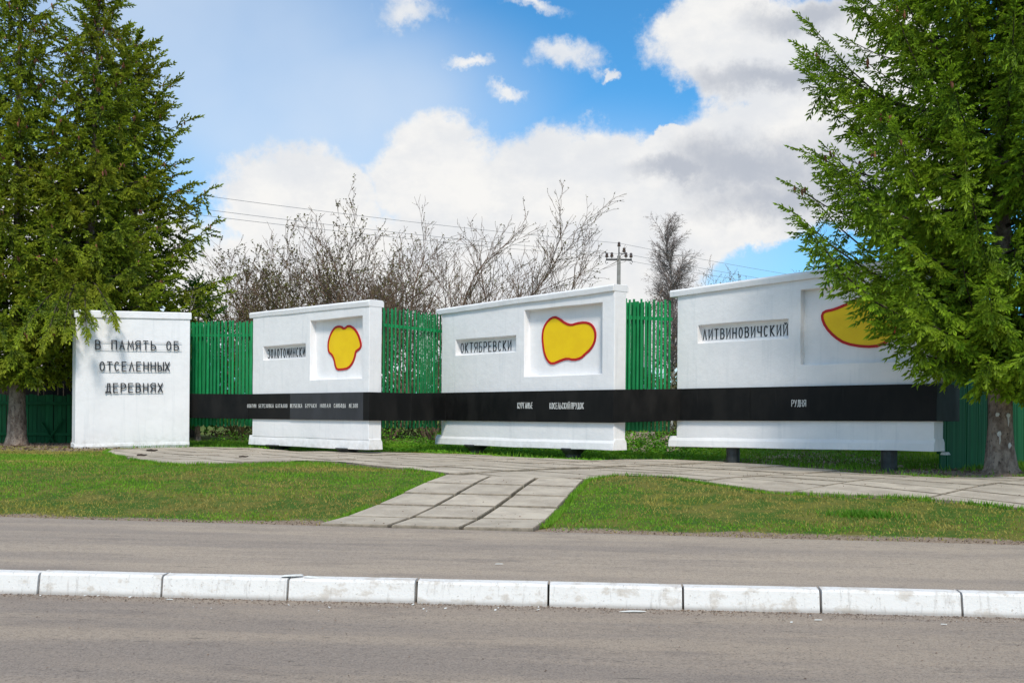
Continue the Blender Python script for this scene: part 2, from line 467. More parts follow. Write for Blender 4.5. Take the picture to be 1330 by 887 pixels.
def inside(P, x, y):
    c = False; j = len(P) - 1
    for i in range(len(P)):
        if (P[i][1] > y) != (P[j][1] > y) and x < (P[j][0] - P[i][0]) * (y - P[i][1]) / (P[j][1] - P[i][1]) + P[i][0]: c = not c
        j = i
    return c


def inside_np(P, X, Y):
    c = np.zeros(X.shape, bool); j = len(P) - 1
    for i in range(len(P)):
        a, b = P[i], P[j]
        cond = ((a[1] > Y) != (b[1] > Y))
        xx = (b[0] - a[0]) * (Y - a[1]) / ((b[1] - a[1]) or 1e-9) + a[0]
        c ^= cond & (X < xx); j = i
    return c


def hg_np(X, Y):
    E = 11.0 - 0.172 * np.clip(X, -14, 9)
    t = np.clip((Y - E) / 5.2, 0, 1); s = t * t * (3 - 2 * t)
    return 0.17 + (0.35 - 0.004 * np.clip(X, -20, 20)) * s


def dist_poly(P, X, Y):
    d = np.full(X.shape, 1e9)
    for i in range(len(P)):
        a = np.array(P[i - 1]); b = np.array(P[i]); ab = b - a
        t = np.clip(((X - a[0]) * ab[0] + (Y - a[1]) * ab[1]) / (ab @ ab), 0, 1)
        d = np.minimum(d, np.hypot(X - a[0] - t * ab[0], Y - a[1] - t * ab[1]))
    return d


def vnoise(X, Y, s, seed):
    """smooth value noise on numpy arrays"""
    r = np.random.RandomState(seed); T = r.rand(64, 64)
    x = X / s + 1000; y = Y / s + 1000
    xi = np.floor(x).astype(int); yi = np.floor(y).astype(int); fx = x - xi; fy = y - yi
    fx = fx * fx * (3 - 2 * fx); fy = fy * fy * (3 - 2 * fy)
    g_ = lambda a, b: T[a % 64, b % 64]
    return (g_(xi, yi) * (1 - fx) + g_(xi + 1, yi) * fx) * (1 - fy) + (g_(xi, yi + 1) * (1 - fx) + g_(xi + 1, yi + 1) * fx) * fy


def bare_mask(X, Y):
    """1 where the soil is bare, 0 where grass grows"""
    E = 11.0 - 0.172 * np.clip(X, -14, 9)
    m = np.clip(1 - (Y - E - 0.20) / 0.45, 0, 1) * np.where(X < -3.5, 0.75, 1.0)
    m = np.maximum(m, np.clip(1 - (Y - E) / 0.9, 0, 1) * np.exp(-((X + 2.4) / 1.2) ** 2))
    m = np.maximum(m, np.clip(1.6 - np.hypot(X - 8.3, (Y - 17.2)) / 1.9, 0, 1))
    m = np.maximum(m, np.clip(1.3 - np.hypot((X - 9.0) / 1.5, (Y - 14.9) / 0.9), 0, 1))
    m = np.maximum(m, np.clip(1.4 - np.hypot((X + 13.1) / 2.4, (Y - 26.6) / 2.0), 0, 1))
    m = np.maximum(m, 0.75 * np.clip(1.6 - np.hypot((X + 10.6) / 2.4, (Y - 23.9) / 1.1), 0, 1))
    m = np.maximum(m, 0.8 * np.clip(1.6 - np.hypot((X - 6.5) / 2.2, (Y - 21.5) / 2.4), 0, 1))
    m = np.maximum(m, 0.45 * np.clip(1 - (dist_poly(PATHP, X, Y)) / 0.18, 0, 1))
    m = np.maximum(m, 0.45 * np.clip(1 - (dist_poly(PLAZA, X, Y)) / 0.18, 0, 1))
    m = np.maximum(m, np.where(Y > 34, 0.15, 0))
    m = np.where(m > 0.02, m + 0.5 * (vnoise(X, Y, 0.5, 5) - 0.5), m)
    return np.clip(m, 0, 1)


def grid_sheet(name, xs, ys, mat, zf, attr=None):
    X, Y = np.meshgrid(xs, ys); Z = zf(X, Y)
    nx, ny = len(xs), len(ys)
    V = np.stack([X, Y, Z], -1).reshape(-1, 3)
    I = np.arange(nx * ny).reshape(ny, nx)
    F = np.stack([I[:-1, :-1], I[:-1, 1:], I[1:, 1:], I[1:, :-1]], -1).reshape(-1, 4)
    me = bpy.data.meshes.new(name); me.from_pydata(V.tolist(), [], F.tolist())
    if attr:
        a = me.attributes.new('bare', 'FLOAT', 'POINT'); a.data.foreach_set('value', attr(X, Y).ravel().astype(np.float32))
    me.shade_smooth(); me.update()
    return tag(link(name, me, mat), kind='structure')


def axis(*segs):
    out = []
    for a, b, st in segs: out += list(np.arange(a, b, st))
    return np.array(out + [segs[-1][1]])


def zground(X, Y):
    z = hg_np(X, Y) + 0.02 * (vnoise(X, Y, 0.8, 3) - 0.5) * np.clip((Y - 11.5) / 2, 0, 1)
    z = np.where(Y < 11.0 - 0.172 * np.clip(X, -14, 9) + 0.02, 0.13, z)          # slips below the pavement
    z = np.where(Y < kerbY_np(X) + 0.3, -0.10, z)
    z = z + 0.07 * np.exp(-((X - 8.3) ** 2 + (Y - 17.0) ** 2) / 1.2)
    # earth bank behind the third wall
    z = z + 0.35 * np.clip(1.15 - np.hypot((X - 9.5) / 5.0, (Y - 26.0) / 3.2), 0, 1)
    ins = inside_np(PLAZA, X, Y) | inside_np(PATHP, X, Y)
    return z - np.where(ins, 0.03, 0)


def kerbY_np(X): return 7.585 - 0.0862 * X


grid_sheet('ground', axis((-3000, -400, 400), (-400, -60, 40), (-60, -16, 2), (-16, 13, 0.16), (13, 60, 2), (60, 400, 40), (400, 3000, 400)),
           axis((-3000, -200, 400), (-200, 2, 40), (2, 7, 1), (7, 30, 0.16), (30, 80, 2), (80, 400, 40), (400, 3400, 400)), GROUNDM, zground, bare_mask)
# road with a gentle camber, one sheet
ca, sa = math.cos(-math.atan(0.0862)), math.sin(-math.atan(0.0862))
mb = MB()
N = 60
for i in range(N + 1):
    x = -90 + 180 * i / N
    for y, z in ((kerbY(x) + 0.06, 0.0), (kerbY(x) - 0.5, 0.004), (kerbY(x) - 3.5, 0.05), (kerbY(x) - 7.0, 0.004), (kerbY(x) - 7.6, 0.0)):
        mb.v.append((x, y, z))
for i in range(N):
    for j in range(4):
        a = i * 5 + j; mb.f.append((a, a + 5, a + 6, a + 1)[::-1] if False else (a + 1, a + 6, a + 5, a))
road = mb.build('road', ROADM, smooth=True); tag(road, kind='structure')
for p in road.data.polygons: pass
# pavement
mb = MB(); N = 90
rr = random.Random(4)
for i in range(N + 1):
    x = -45 + 90 * i / N
    e = edgeY(x) + rr.uniform(-0.02, 0.03)
    a = kerbY(x) + 0.10
    for k in range(5):
        y = a + (e - a) * k / 4
        mb.v.append((x, y, 0.155 + 0.02 * k / 4))
for i in range(N):
    for j in range(4):
        a = i * 5 + j; mb.f.append((a, a + 5, a + 6, a + 1))
tag(mb.build('pavement', WALKM, smooth=True), kind='structure')

# ------------------------------------------------------------------ kerb blocks
kerb = empty('kerb', (0, 0, 0), kind='structure')
kd = Vector((1, -0.0862, 0)).normalized()
X0 = -3.73
rk = random.Random(3)


def kerb_block(L):
    b = MB(); n = 9
    prof = [(0.0, -0.15), (0.0, 0.02), (0.022, 0.150), (0.036, 0.170), (0.15, 0.172), (0.15, -0.15)]
    for i in range(n + 1):
        x = L * i / n
        end = i in (0, n)
        for q, (y, z) in enumerate(prof):
            jz = rk.uniform(-.003, .003) if q in (2, 3) else 0
            jy = rk.uniform(-.003, .003) if q in (2, 3) else 0
            if end and q in (1, 2, 3): jy += rk.uniform(0.002, 0.010)
            if end and q in (3,): jz -= rk.uniform(0.002, 0.012)
            b.v.append((x, y + jy, z + jz))
    k = len(prof)
    for i in range(n):
        for j in range(k - 1):
            a = i * k + j; b.f.append((a, a + k, a + k + 1, a + 1)[::-1] if False else (a, a + 1, a + k + 1, a + k)[::-1])
    b.f.append(tuple(range(k))[::-1]); b.f.append(tuple(n * k + j for j in range(k)))
    return b


joints = [(-3.73 + (i * 1.0056)) for i in range(-3, 12)]
for i in range(len(joints) - 1):
    xs = joints[i] * 1.0
    o = kerb_block(0.992 if i != 5 else 0.985).build('kerb_block', KERBM, kerb, bevel=0.004)
    o.location = (xs, kerbY(xs) + rk.uniform(-0.006, 0.006), rk.uniform(-0.004, 0.004))
    o.rotation_euler = (0, rk.uniform(-.003, .003), -math.atan(0.0862) + rk.uniform(-.003, .003))
for (ox, ln, h, y0) in ((-1.62, 0.30, 0.016, 0.05),):
    # lifted flakes of cement on the joint of two kerb blocks
    for k, (a, l) in enumerate(((-0.17, 0.17), (0.012, 0.17))):
        f = MB(); f.box(0, l, 0, 0.07, 0, 0.012, 0.02, 0.015)
        o = f.build('cement_flake', CHIP, None, bevel=0.003)
        o.location = (ox + a, kerbY(ox + a) + 0.045, 0.176); o.rotation_euler = (R(-6), R(4 if k else -3), 0.05)
        tag(o, ['loose pale cement flake lying left of a joint on top of the white kerb', 'loose pale cement flake lying right of a joint on top of the white kerb'][k], 'cement flake', 'cement flakes on the kerb')

# ------------------------------------------------------------------ paving slabs


def clip_poly(sub, quad):
    """Sutherland-Hodgman: subject polygon against convex ccw quad"""
    out = list(sub)
    for i in range(len(quad)):
        a, b = quad[i - 1], quad[i]
        inp = out; out = []
        if not inp: break
        side = lambda p: (b[0] - a[0]) * (p[1] - a[1]) - (b[1] - a[1]) * (p[0] - a[0])
        for j in range(len(inp)):
            p, q = inp[j - 1], inp[j]; sp, sq = side(p), side(q)
            if (sp >= 0) != (sq >= 0):
                t = sp / (sp - sq); out.append((p[0] + t * (q[0] - p[0]), p[1] + t * (q[1] - p[1])))
            if sq >= 0: out.append(q)
    return out


def area(P): return 0.5 * sum(P[i - 1][0] * P[i][1] - P[i][0] * P[i - 1][1] for i in range(len(P)))


def slab(parent, P, lift=0.022, tilt=(0, 0)):
    if len(P) < 3: return
    if area(P) < 0: P = P[::-1]
    if area(P) < 0.04: return
    Q = []
    for p in P:
        if not Q or math.dist(p, Q[-1]) > 0.02: Q.append(p)
    if len(Q) > 2 and math.dist(Q[0], Q[-1]) < 0.02: Q.pop()
    P = Q; n = len(P)
    if n < 3: return
    cx = sum(p[0] for p in P) / n; cy = sum(p[1] for p in P) / n
    b = MB()
    for k, ins in ((0, 0), (1, 0), (2, 0.012)):
        for p in P:
            px, py = p
            if ins:
                l = math.dist(p, (cx, cy)) or 1; px += (cx - px) / l * ins; py += (cy - py) / l * ins
            z = hg(px, py) + lift + tilt[0] * (p[0] - cx) + tilt[1] * (p[1] - cy)
            z = [z - 0.10, z - 0.012, z][k]
            b.v.append((px - cx, py - cy, z))
    b.f.append(tuple(range(2 * n, 3 * n)))
    for k in (0, 1):
        for i in range(n):
            j = (i + 1) % n; b.f.append((k * n + i, k * n + j, (k + 1) * n + j, (k + 1) * n + i))
    o = b.build('slab', SLABM, parent); o.location = (cx, cy, 0)
    o.data.materials.append(SLABE)
    for p_ in o.data.polygons[1:]: p_.material_index = 1
    return o


rs = random.Random(21)
plaza = empty('plaza_paving', (0, 0, 0), kind='structure')
pd = Vector((0.685, -0.729)); pn = Vector((0.729, 0.685))
a_edges = [-11.84 + k * 1.5 for k in range(-10, 14)]
for ia in range(len(a_edges) - 1):
    a0, a1 = a_edges[ia], a_edges[ia + 1]
    shift = rs.uniform(0, 0.6)
    for ib in range(-4, 44):
        b0 = ib * 0.62 + shift; b1 = b0 + 0.62
        for sub in (0,):
            g0 = 0.014 + rs.uniform(0, 0.022); g1 = 0.014 + rs.uniform(0, 0.02); h0 = 0.010 + rs.uniform(0, 0.026); h1 = 0.010 + rs.uniform(0, 0.02)
            if abs(a0 + 11.84) < 0.01: g0 = 0.045
            if rs.random() < .10: h0 += 0.04
            quad = [pd * A + pn * B for A, B in ((a0 + g0, b0 + h0), (a1 - g1, b0 + h0), (a1 - g1, b1 - h1), (a0 + g0, b1 - h1))]
            quad = [(q.x, q.y) for q in quad]
            if area(quad) < 0: quad = quad[::-1]
            slab(plaza, clip_poly(PLAZA, quad), 0.022 + rs.uniform(-0.006, 0.010) + (0.015 if a0 < -11.9 else 0), (rs.uniform(-.006, .006), rs.uniform(-.010, .002)))
path = empty('slab_path', (0, 0, 0), kind='structure')
for c in range(3):
    ys = 0.0
    for r_ in range(6):
        t0 = [0, .17, .385, .585, .78, 1.0, 1.0][r_] + (0.012 * c if 0 < r_ < 5 else 0); t1 = [0, .17, .385, .585, .78, 1.0, 1.0][r_ + 1] + (0.012 * c if r_ + 1 < 5 else 0)
        if t1 <= t0: continue
        f0, f1 = c / 3, (c + 1) / 3
        def PT(f, t):
            A = Vector(PATHP[0]).lerp(Vector(PATHP[1]), f); B = Vector(PATHP[3]).lerp(Vector(PATHP[2]), f)
            return A.lerp(B, t)
        gx = 0.007 + rs.uniform(0, .006); gt = 0.007
        q = [PT(f0 + gx, t0 + gt), PT(f1 - gx, t0 + gt), PT(f1 - gx, t1 - gt), PT(f0 + gx, t1 - gt)]
        slab(path, [(p.x, p.y) for p in q], 0.030 + rs.uniform(-0.005, 0.005), (rs.uniform(-.006, .006), rs.uniform(-.012, -.003)))

# ------------------------------------------------------------------ stroke lettering (cyrillic)
def arc(cx, cy, rx, ry, a0, a1, n=7):
    return [(cx + rx * math.cos(R(a0 + (a1 - a0) * i / n)), cy + ry * math.sin(R(a0 + (a1 - a0) * i / n))) for i in range(n + 1)]


G = {
    'А': [[(0, 0), (.5, 1), (1, 0)], [(.22, .35), (.78, .35)]],
    'Б': [[(.9, 1), (0, 1), (0, 0), (.65, 0), (1, .16), (1, .42), (.65, .56), (0, .56)]],
    'В': [[(0, 0), (0, 1), (.62, 1), (.9, .86), (.9, .66), (.62, .54), (0, .54)], [(.62, .54), (1, .4), (1, .14), (.66, 0), (0, 0)]],
    'Г': [[(0, 0), (0, 1), (.9, 1)]],
    'Д': [[(.22, .05), (.38, 1), (.85, 1), (.85, .05)], [(0, -.08), (0, .05), (1.05, .05), (1.05, -.08)]],
    'Е': [[(.9, 1), (0, 1), (0, 0), (.9, 0)], [(0, .52), (.75, .52)]],
    'З': [[(0, .85), (.35, 1), (.85, .92), (.9, .66), (.4, .54)], [(.4, .54), (1, .42), (1, .12), (.5, 0), (0, .12)]],
    'И': [[(0, 1), (0, 0), (1, 1), (1, 0)]],
    'Й': [[(0, 1), (0, 0), (1, 1), (1, 0)], [(.25, 1.16), (.5, 1.08), (.75, 1.16)]],
    'К': [[(0, 0), (0, 1)], [(.95, 1), (.12, .5), (1, 0)]],
    'Л': [[(0, 0), (.5, 1), (1, 0)]],
    'М': [[(0, 0), (.12, 1), (.5, .3), (.88, 1), (1, 0)]],
    'Н': [[(0, 0), (0, 1)], [(1, 0), (1, 1)], [(.06, .5), (.94, .5)]],
    'О': [arc(.5, .5, .48, .5, 90, 450, 14)],
    'П': [[(0, 0), (0, 1), (1, 1), (1, 0)]],
    'Р': [[(0, 0), (0, 1), (.65, 1), (1, .86), (1, .6), (.65, .46), (0, .46)]],
    'С': [arc(.5, .5, .48, .5, 45, 315, 11)],
    'Т': [[(0, 1), (1, 1)], [(.5, .98), (.5, 0)]],
    'У': [[(0, 1), (.5, .42)], [(1, 1), (.3, 0), (.08, 0)]],
    'Х': [[(0, 0), (1, 1)], [(0, 1), (1, 0)]],
    'Ч': [[(0, 1), (0, .55), (.2, .42), (.95, .42)], [(1, 1), (1, 0)]],
    'Ы': [[(0, 1), (0, 0), (.45, 0), (.66, .14), (.66, .38), (.45, .52), (0, .52)], [(1, 1), (1, 0)]],
    'Ь': [[(0, 1), (0, 0), (.65, 0), (1, .14), (1, .38), (.65, .52), (0, .52)]],
    'Я': [[(1, 0), (1, 1), (.35, 1), (0, .86), (0, .62), (.35, .48), (1, .48)], [(.42, .48), (0, 0)]],
    'Щ': [[(0, 1), (0, 0), (.9, 0), (.9, 1)], [(.45, 1), (.45, 0)]],
}


def glyph(mbx, ch, x, z, wd, ht, th, y0, y1):
    """extruded strokes with mitred corners in the local x-z plane, front at y0, back at y1"""
    for si, st in enumerate(G[ch]):
        pts = [Vector((x + p[0] * wd, z + p[1] * ht)) for p in st]
        n = len(pts); closed = (pts[0] - pts[-1]).length < 1e-5
        yf = y0 - 0.0015 * si
        L = []
        for i, p in enumerate(pts):
            if closed and i in (0, n - 1): a = (pts[1] - pts[0]).normalized(); b = (pts[-1] - pts[-2]).normalized()
            else:
                a = (pts[i + 1] - p).normalized() if i < n - 1 else (p - pts[i - 1]).normalized()
                b = (p - pts[i - 1]).normalized() if i else a
            na = Vector((-a.y, a.x)); nb = Vector((-b.y, b.x)); m = (na + nb)
            if m.length < 0.3: m = na.copy()
            m.normalize(); k = 1 / max(0.45, m.dot(na))
            q = m * th / 2 * k
            ext = Vector((0, 0))
            if not closed and i == 0: ext = -a * th * .35
            if not closed and i == n - 1: ext = b * th * .35
            L.append((p + q + ext, p - q + ext))
        b0 = len(mbx.v)
        for l, r_ in L:
            mbx.v += [(l.x, yf, l.y), (r_.x, yf, r_.y), (l.x, y1, l.y), (r_.x, y1, r_.y)]
        for i in range(len(L) - 1):
            A = b0 + i * 4; B = A + 4
            mbx.f += [(A, B, B + 1, A + 1), (A + 2, A + 3, B + 3, B + 2), (A, A + 2, B + 2, B), (A + 1, B + 1, B + 3, A + 3)]
        if not closed:
            mbx.f.append((b0, b0 + 1, b0 + 3, b0 + 2)); e = b0 + (len(L) - 1) * 4; mbx.f.append((e, e + 2, e + 3, e + 1))


def sign_text(parent, text, x, z, pitch, wd, ht, th, y0, y1, mat, slope=0.0, wm=1.25):
    for i, ch in enumerate(text):
        if ch == ' ': continue
        b = MB(); glyph(b, ch, 0, 0, wd * (wm if ch in 'МЫ' else 1), ht, th, y0, y1)
        o = b.build('letter', mat, parent); o.location = (x + i * pitch, 0, z + slope * i * pitch)


def word_part(parent, text, x, z, width, ht, th, y0, y1, mat):
    b = MB(); p = width / len(text)
    for i, ch in enumerate(text):
        if ch != ' ': glyph(b, ch, x + i * p, z, p * 0.66, ht, th, y0, y1)
    return b.build('inscription', mat, parent)


# ------------------------------------------------------------------ memorial walls
def wall_frame(x0, y0, x1, y1):
    return math.atan2(y1 - y0, x1 - x0), math.hypot(x1 - x0, y1 - y0)


def wall_body(name, parent, s0, s1, z0, z1t, y0, y1, recs, mat, seed=1, bevel=0.012):
    """block with stepped-back rectangles in its front; z1t = (top at s0, top at s1)"""
    rj = random.Random(seed)
    xs = sorted({s0, s1} | {v for r_ in recs for v in r_[:2]}); zs = [z0] + sorted({v for r_ in recs for v in r_[2:4]}) + [1.0]
    # extra cuts let the plaster run slightly out of true
    def fill(a, st):
        out = [a[0]]
        for v in a[1:]:
            n = max(1, int((v - out[-1]) / st)); p = out[-1]
            out += [p + (v - p) * k / n for k in range(1, n + 1)]
        return out
    zr = zs[:-1]
    zall = fill(zr + [max(z1t) - 0.001], 0.5)
    xs = fill(xs, 0.5)
    top = lambda x: z1t[0] + (z1t[1] - z1t[0]) * (x - s0) / (s1 - s0)
    zlast = len(zall) - 1
    J = {}
    def P(i, j, y):
        x = xs[i]; z = zall[j] if j < zlast else top(x)
        k = (i, j, round(y, 3))
        if k not in J:
            jj = 0.006
            J[k] = (rj.uniform(-jj, jj) if 0 < i < len(xs) - 1 else 0, rj.uniform(-.004, .004), rj.uniform(-jj, jj))
        q = J[k]
        return (x + q[0], y + q[1], z + q[2])
    b = MB(); idx = {}
    def V(i, j, y):
        k = (i, j, round(y, 3))
        if k not in idx:
            idx[k] = len(b.v); b.v.append(P(i, j, y))
        return idx[k]
    def dep(i, j):
        if i < 0 or j < 0 or i >= len(xs) - 1 or j >= zlast: return None
        cx = (xs[i] + xs[i + 1]) / 2; cz = (zall[j] + zall[j + 1]) / 2
        for r_ in recs:
            if r_[0] < cx < r_[1] and r_[2] < cz < r_[3]: return y0 + r_[4]
        return y0
    for i in range(len(xs) - 1):
        for j in range(zlast):
            y = dep(i, j)
            b.f.append((V(i, j, y), V(i + 1, j, y), V(i + 1, j + 1, y), V(i, j + 1, y)))
            b.f.append((V(i, j, y1), V(i, j + 1, y1), V(i + 1, j + 1, y1), V(i + 1, j, y1)))
            yr = dep(i + 1, j)
            if yr is not None and abs(yr - y) > 1e-4: b.f.append((V(i + 1, j, y), V(i + 1, j, yr), V(i + 1, j + 1, yr), V(i + 1, j + 1, y)))
            yu = dep(i, j + 1)
            if yu is not None and abs(yu - y) > 1e-4: b.f.append((V(i, j + 1, y), V(i + 1, j + 1, y), V(i + 1, j + 1, yu), V(i, j + 1, yu)))
    n = len(xs) - 1
    for j in range(zlast):
        b.f.append((V(0, j, y0), V(0, j + 1, y0), V(0, j + 1, y1), V(0, j, y1))); b.f.append((V(n, j, y0), V(n, j, y1), V(n, j + 1, y1), V(n, j + 1, y0)))
    for i in range(n):
        b.f.append((V(i, 0, y0), V(i, 0, y1), V(i + 1, 0, y1), V(i + 1, 0, y0))); b.f.append((V(i, zlast, y0), V(i + 1, zlast, y0), V(i + 1, zlast, y1), V(i, zlast, y1)))
    return b.build(name, mat, parent, bevel=bevel)


def trim_strip(name, parent, s0, s1, prof, ztilt, mat, seed, jit=0.008, slant=0.0):
    """profile (y,z) swept along x with hand-made wobble. ztilt = rise over the length"""
    rj = random.Random(seed); b = MB(); n = max(3, int((s1 - s0) / 0.35)); k = len(prof)
    wob = [rj.uniform(-1, 1) for _ in range(n + 1)]
    for i in range(n + 1):
        t = i / n; x = s0 + (s1 - s0) * t
        wv = sum(wob[max(0, i - 1):i + 2]) / 3
        for q, (y, z) in enumerate(prof):
            zz = z + ztilt * t + (wv * jit if q in (0, 1, k - 1) else rj.uniform(-.003, .003))
            xx = x
            if slant and i == 0: xx = x - slant * (1 if q in (0, 1) else 0)
            b.v.append((xx, y + rj.uniform(-.003, .003), zz))
    for i in range(n):
        for j in range(k):
            j2 = (j + 1) % k; a = i * k
            b.f.append((a + j, a + k + j, a + k + j2, a + j2))
    b.f.append(tuple(range(k))[::-1] if False else tuple(range(k))); b.f.append(tuple(n * k + j for j in range(k))[::-1])
    o = b.build(name, mat, parent, bevel=0.01)
    bm_fix(o); return o


def bm_fix(o):
    import bmesh
    bm = bmesh.new(); bm.from_mesh(o.data); bmesh.ops.recalc_face_normals(bm, faces=bm.faces); bm.to_mesh(o.data); bm.free()


def smooth_loop(P, it=2):
    for _ in range(it):
        Q = []
        for i in range(len(P)):
            a, b = P[i], P[(i + 1) % len(P)]
            Q += [(a[0] * .75 + b[0] * .25, a[1] * .75 + b[1] * .25), (a[0] * .25 + b[0] * .75, a[1] * .25 + b[1] * .75)]
        P = Q
    return P


def emblem(parent, P, y, lw=0.05):
    """yellow shape with a raised dark red rim"""
    P = smooth_loop(P, 1)
    if area(P) < 0: P = P[::-1]
    n = len(P)
    def off(d):
        O = []
        for i in range(n):
            a, b, c = Vector(P[i - 1]), Vector(P[i]), Vector(P[(i + 1) % n])
            t = (c - a).normalized(); nn = Vector((t.y, -t.x)); O.append((b.x + nn.x * d, b.y + nn.y * d))
        return O
    inn = off(-lw / 2); out = off(lw / 2)
    b = MB(); b.v = [(p[0], y - 0.012, p[1]) for p in P] + [(p[0], y + 0.02, p[1]) for p in P]
    b.f = [tuple(range(n)), tuple(range(n, 2 * n))[::-1]] + [(i, n + i, n + (i + 1) % n, (i + 1) % n) for i in range(n)]
    o = b.build('emblem', YELLOW, parent); bm_fix(o)
    b = MB()
    for ring, yy in ((inn, y - 0.02), (out, y - 0.02), (out, y + 0.02), (inn, y + 0.02)): b.v += [(p[0], yy, p[1]) for p in ring]
    for k in range(4):
        k2 = (k + 1) % 4
        for i in range(n):
            j = (i + 1) % n; b.f.append((k * n + i, k2 * n + i, k2 * n + j, k * n + j))
    r_ = b.build('emblem_rim', RED, parent); bm_fix(r_)


def leg(parent, s, y, zt, zb, r0, r1, label=None, straight=False):
    b = MB(); h = zt - zb
    if straight: prof = [(r0, 0), (r0, h)]
    else: prof = [(r0, 0), (r0 * 0.98, h * .35), (r0 * 1.05, h * .6), (r1, h * .9), (r1, h)]
    b.lathe(prof, 14)
    o = b.build('leg', LEGM, parent, smooth=False, bevel=0.006); o.location = (s, y, zb)
    return o


def big_wall(x0, y0, x1, y1, label, s0, z0, top, zb0, zbt, recs, blobpts, text, tx, legs, off, seed, plz):
    a, L = wall_frame(x0, y0, x1, y1)
    t = empty('memorial_wall', (x0, y0, 0), a, label=label, cat='memorial wall', group='memorial walls with yellow district shapes')
    wall_body('wall_slab', t, s0, L - 0.02, z0 + plz - 0.03, (top[0] - 0.02, top[1] - 0.02), off, off + 0.36, recs, WHITE, seed)
    # coping: front lip, slightly proud of the wall at the front, the back and the left end
    ch = 0.16
    trim_strip('coping', t, s0 - off - 0.09, L - 0.012, [(0.03, top[0] - ch + .015), (0.015, top[0] - 0.035), (0.05, top[0]), (off + 0.37, top[0] + 0.01), (off + 0.42, top[0] - 0.03), (off + 0.42, top[0] - ch + .02)], top[1] - top[0], WHITE, seed + 3, 0.014)
    # flared plinth along the foot
    trim_strip('plinth', t, s0 - off - 0.11, L - 0.004, [(0.035, z0), (0.050, z0 + plz - 0.09), (off + 0.015, z0 + plz), (off + 0.345, z0 + plz), (off + 0.39, z0 + plz - 0.07), (off + 0.40, z0)], (zbt - z0), WHITE, seed + 5, 0.012)
    emblem(t, blobpts, off + recs[1][4])
    sx, sz, pitch, wd, ht, slope = tx
    r_ = recs[0]
    sign_text(t, text, sx, sz, pitch, wd * .90, ht, 0.021 if x0 > 0 else 0.0175, off + 0.137, off + 0.152, LETTER, slope)
    lz = MB()
    nn = len(text)
    for zz in (sz + ht * 0.93, sz - 0.018):
        lz = MB().box(r_[0] + 0.02, r_[1] - 0.02, off + 0.142, off + 0.153, zz, zz + 0.006)
        lz.build('letter_rail', GREYRAIL, t)
    for s, rr0, rr1, st in legs:
        zt = z0 + (zbt - z0) * s / L + 0.02
        c = Vector((x0, y0)) + Vector((math.cos(a), math.sin(a))) * s + Vector((-math.sin(a), math.cos(a))) * (off + 0.18)
        leg(t, s, off + 0.18, zt, hg(c.x, c.y) - 0.10, rr0, rr1, straight=st)
    return t, a, L


B2 = [(3.38, 3.49), (3.56, 3.49), (3.68, 3.42), (3.85, 3.5), (4.05, 3.42), (4.2, 3.28), (4.3, 3.08), (4.31, 2.98), (4.21, 2.92), (4.12, 2.89), (4.09, 2.77), (4.01, 2.63), (3.85, 2.51), (3.62, 2.49), (3.43, 2.49), (3.36, 2.57), (3.31, 2.74), (3.22, 2.85), (3.1, 2.91), (3.07, 3.05), (3.09, 3.18), (3.17, 3.33), (3.28, 3.44)]
B3 = [(3.84, 3.62), (4.0, 3.56), (4.18, 3.45), (4.36, 3.4), (4.53, 3.43), (4.74, 3.44), (4.91, 3.4), (5.02, 3.3), (5.07, 3.16), (5.04, 3.0), (4.93, 2.86), (4.78, 2.77), (4.65, 2.68), (4.44, 2.65), (4.25, 2.69), (4.07, 2.66), (3.79, 2.58), (3.65, 2.66), (3.55, 2.82), (3.5, 3.03), (3.48, 3.22), (3.52, 3.4), (3.66, 3.55)]
B4 = [(3.44, 3.34), (3.48, 3.44), (3.69, 3.46), (3.97, 3.55), (4.16, 3.62), (4.38, 3.63), (4.59, 3.51), (4.77, 3.36), (4.93, 3.18), (4.88, 2.93), (4.62, 2.75), (4.3, 2.74), (3.92, 2.82), (3.7, 2.96), (3.52, 3.15)]
w2, a2, L2 = big_wall(-6.74, 25.6, -3.22, 22.3, 'white memorial wall with a notched heart-like yellow shape, farthest of the three raised walls, over the most crowded stretch of black band',
                      0.10, 0.66, (4.03, 4.01), 0, 0.655, [(0.577, 2.392, 2.80, 3.135, 0.15), (2.575, 4.56, 2.265, 3.665, 0.17)], B2, 'ЗОЛОТОМИНСКИ',
                      (0.575, 2.85, 0.137, 0.085, 0.215, -0.004), [(1.05, 0.20, 0.34, False), (3.85, 0.17, 0.30, False)], 0.05, 11, 0.24)
w3, a3, L3 = big_wall(-1.89, 24.6, 2.04, 20.4, 'white memorial wall with a wide two-lobed yellow shape, middle one of the three raised walls',
                      0.14, 0.73, (4.05, 4.15), 0, 0.745, [(0.675, 2.79, 2.89, 3.255, 0.15), (3.065, 5.39, 2.32, 3.80, 0.17)], B3, 'ОКТЯБРЕВСКИ',
                      (0.70, 2.955, 0.168, 0.105, 0.225, -0.008), [(1.25, 0.17, 0.29, False), (4.42, 0.165, 0.27, False)], 0.08, 12, 0.23)
w4, a4, L4 = big_wall(3.31, 21.2, 7.19, 17.08, 'white memorial wall whose yellow shape is half hidden by spruce branches, nearest on the right',
                      0.16, 0.82, (4.12, 4.28), 0, 0.88, [(0.69, 2.808, 2.975, 3.342, 0.15), (3.07, 5.35, 2.445, 3.87, 0.13)], B4, 'ЛИТВИНОВИЧСКИЙ',
                      (0.72, 3.052, 0.146, 0.088, 0.20, -0.004), [(1.45, 0.135, 0.135, True), (4.75, 0.14, 0.14, True)], 0.08, 13, 0.22)
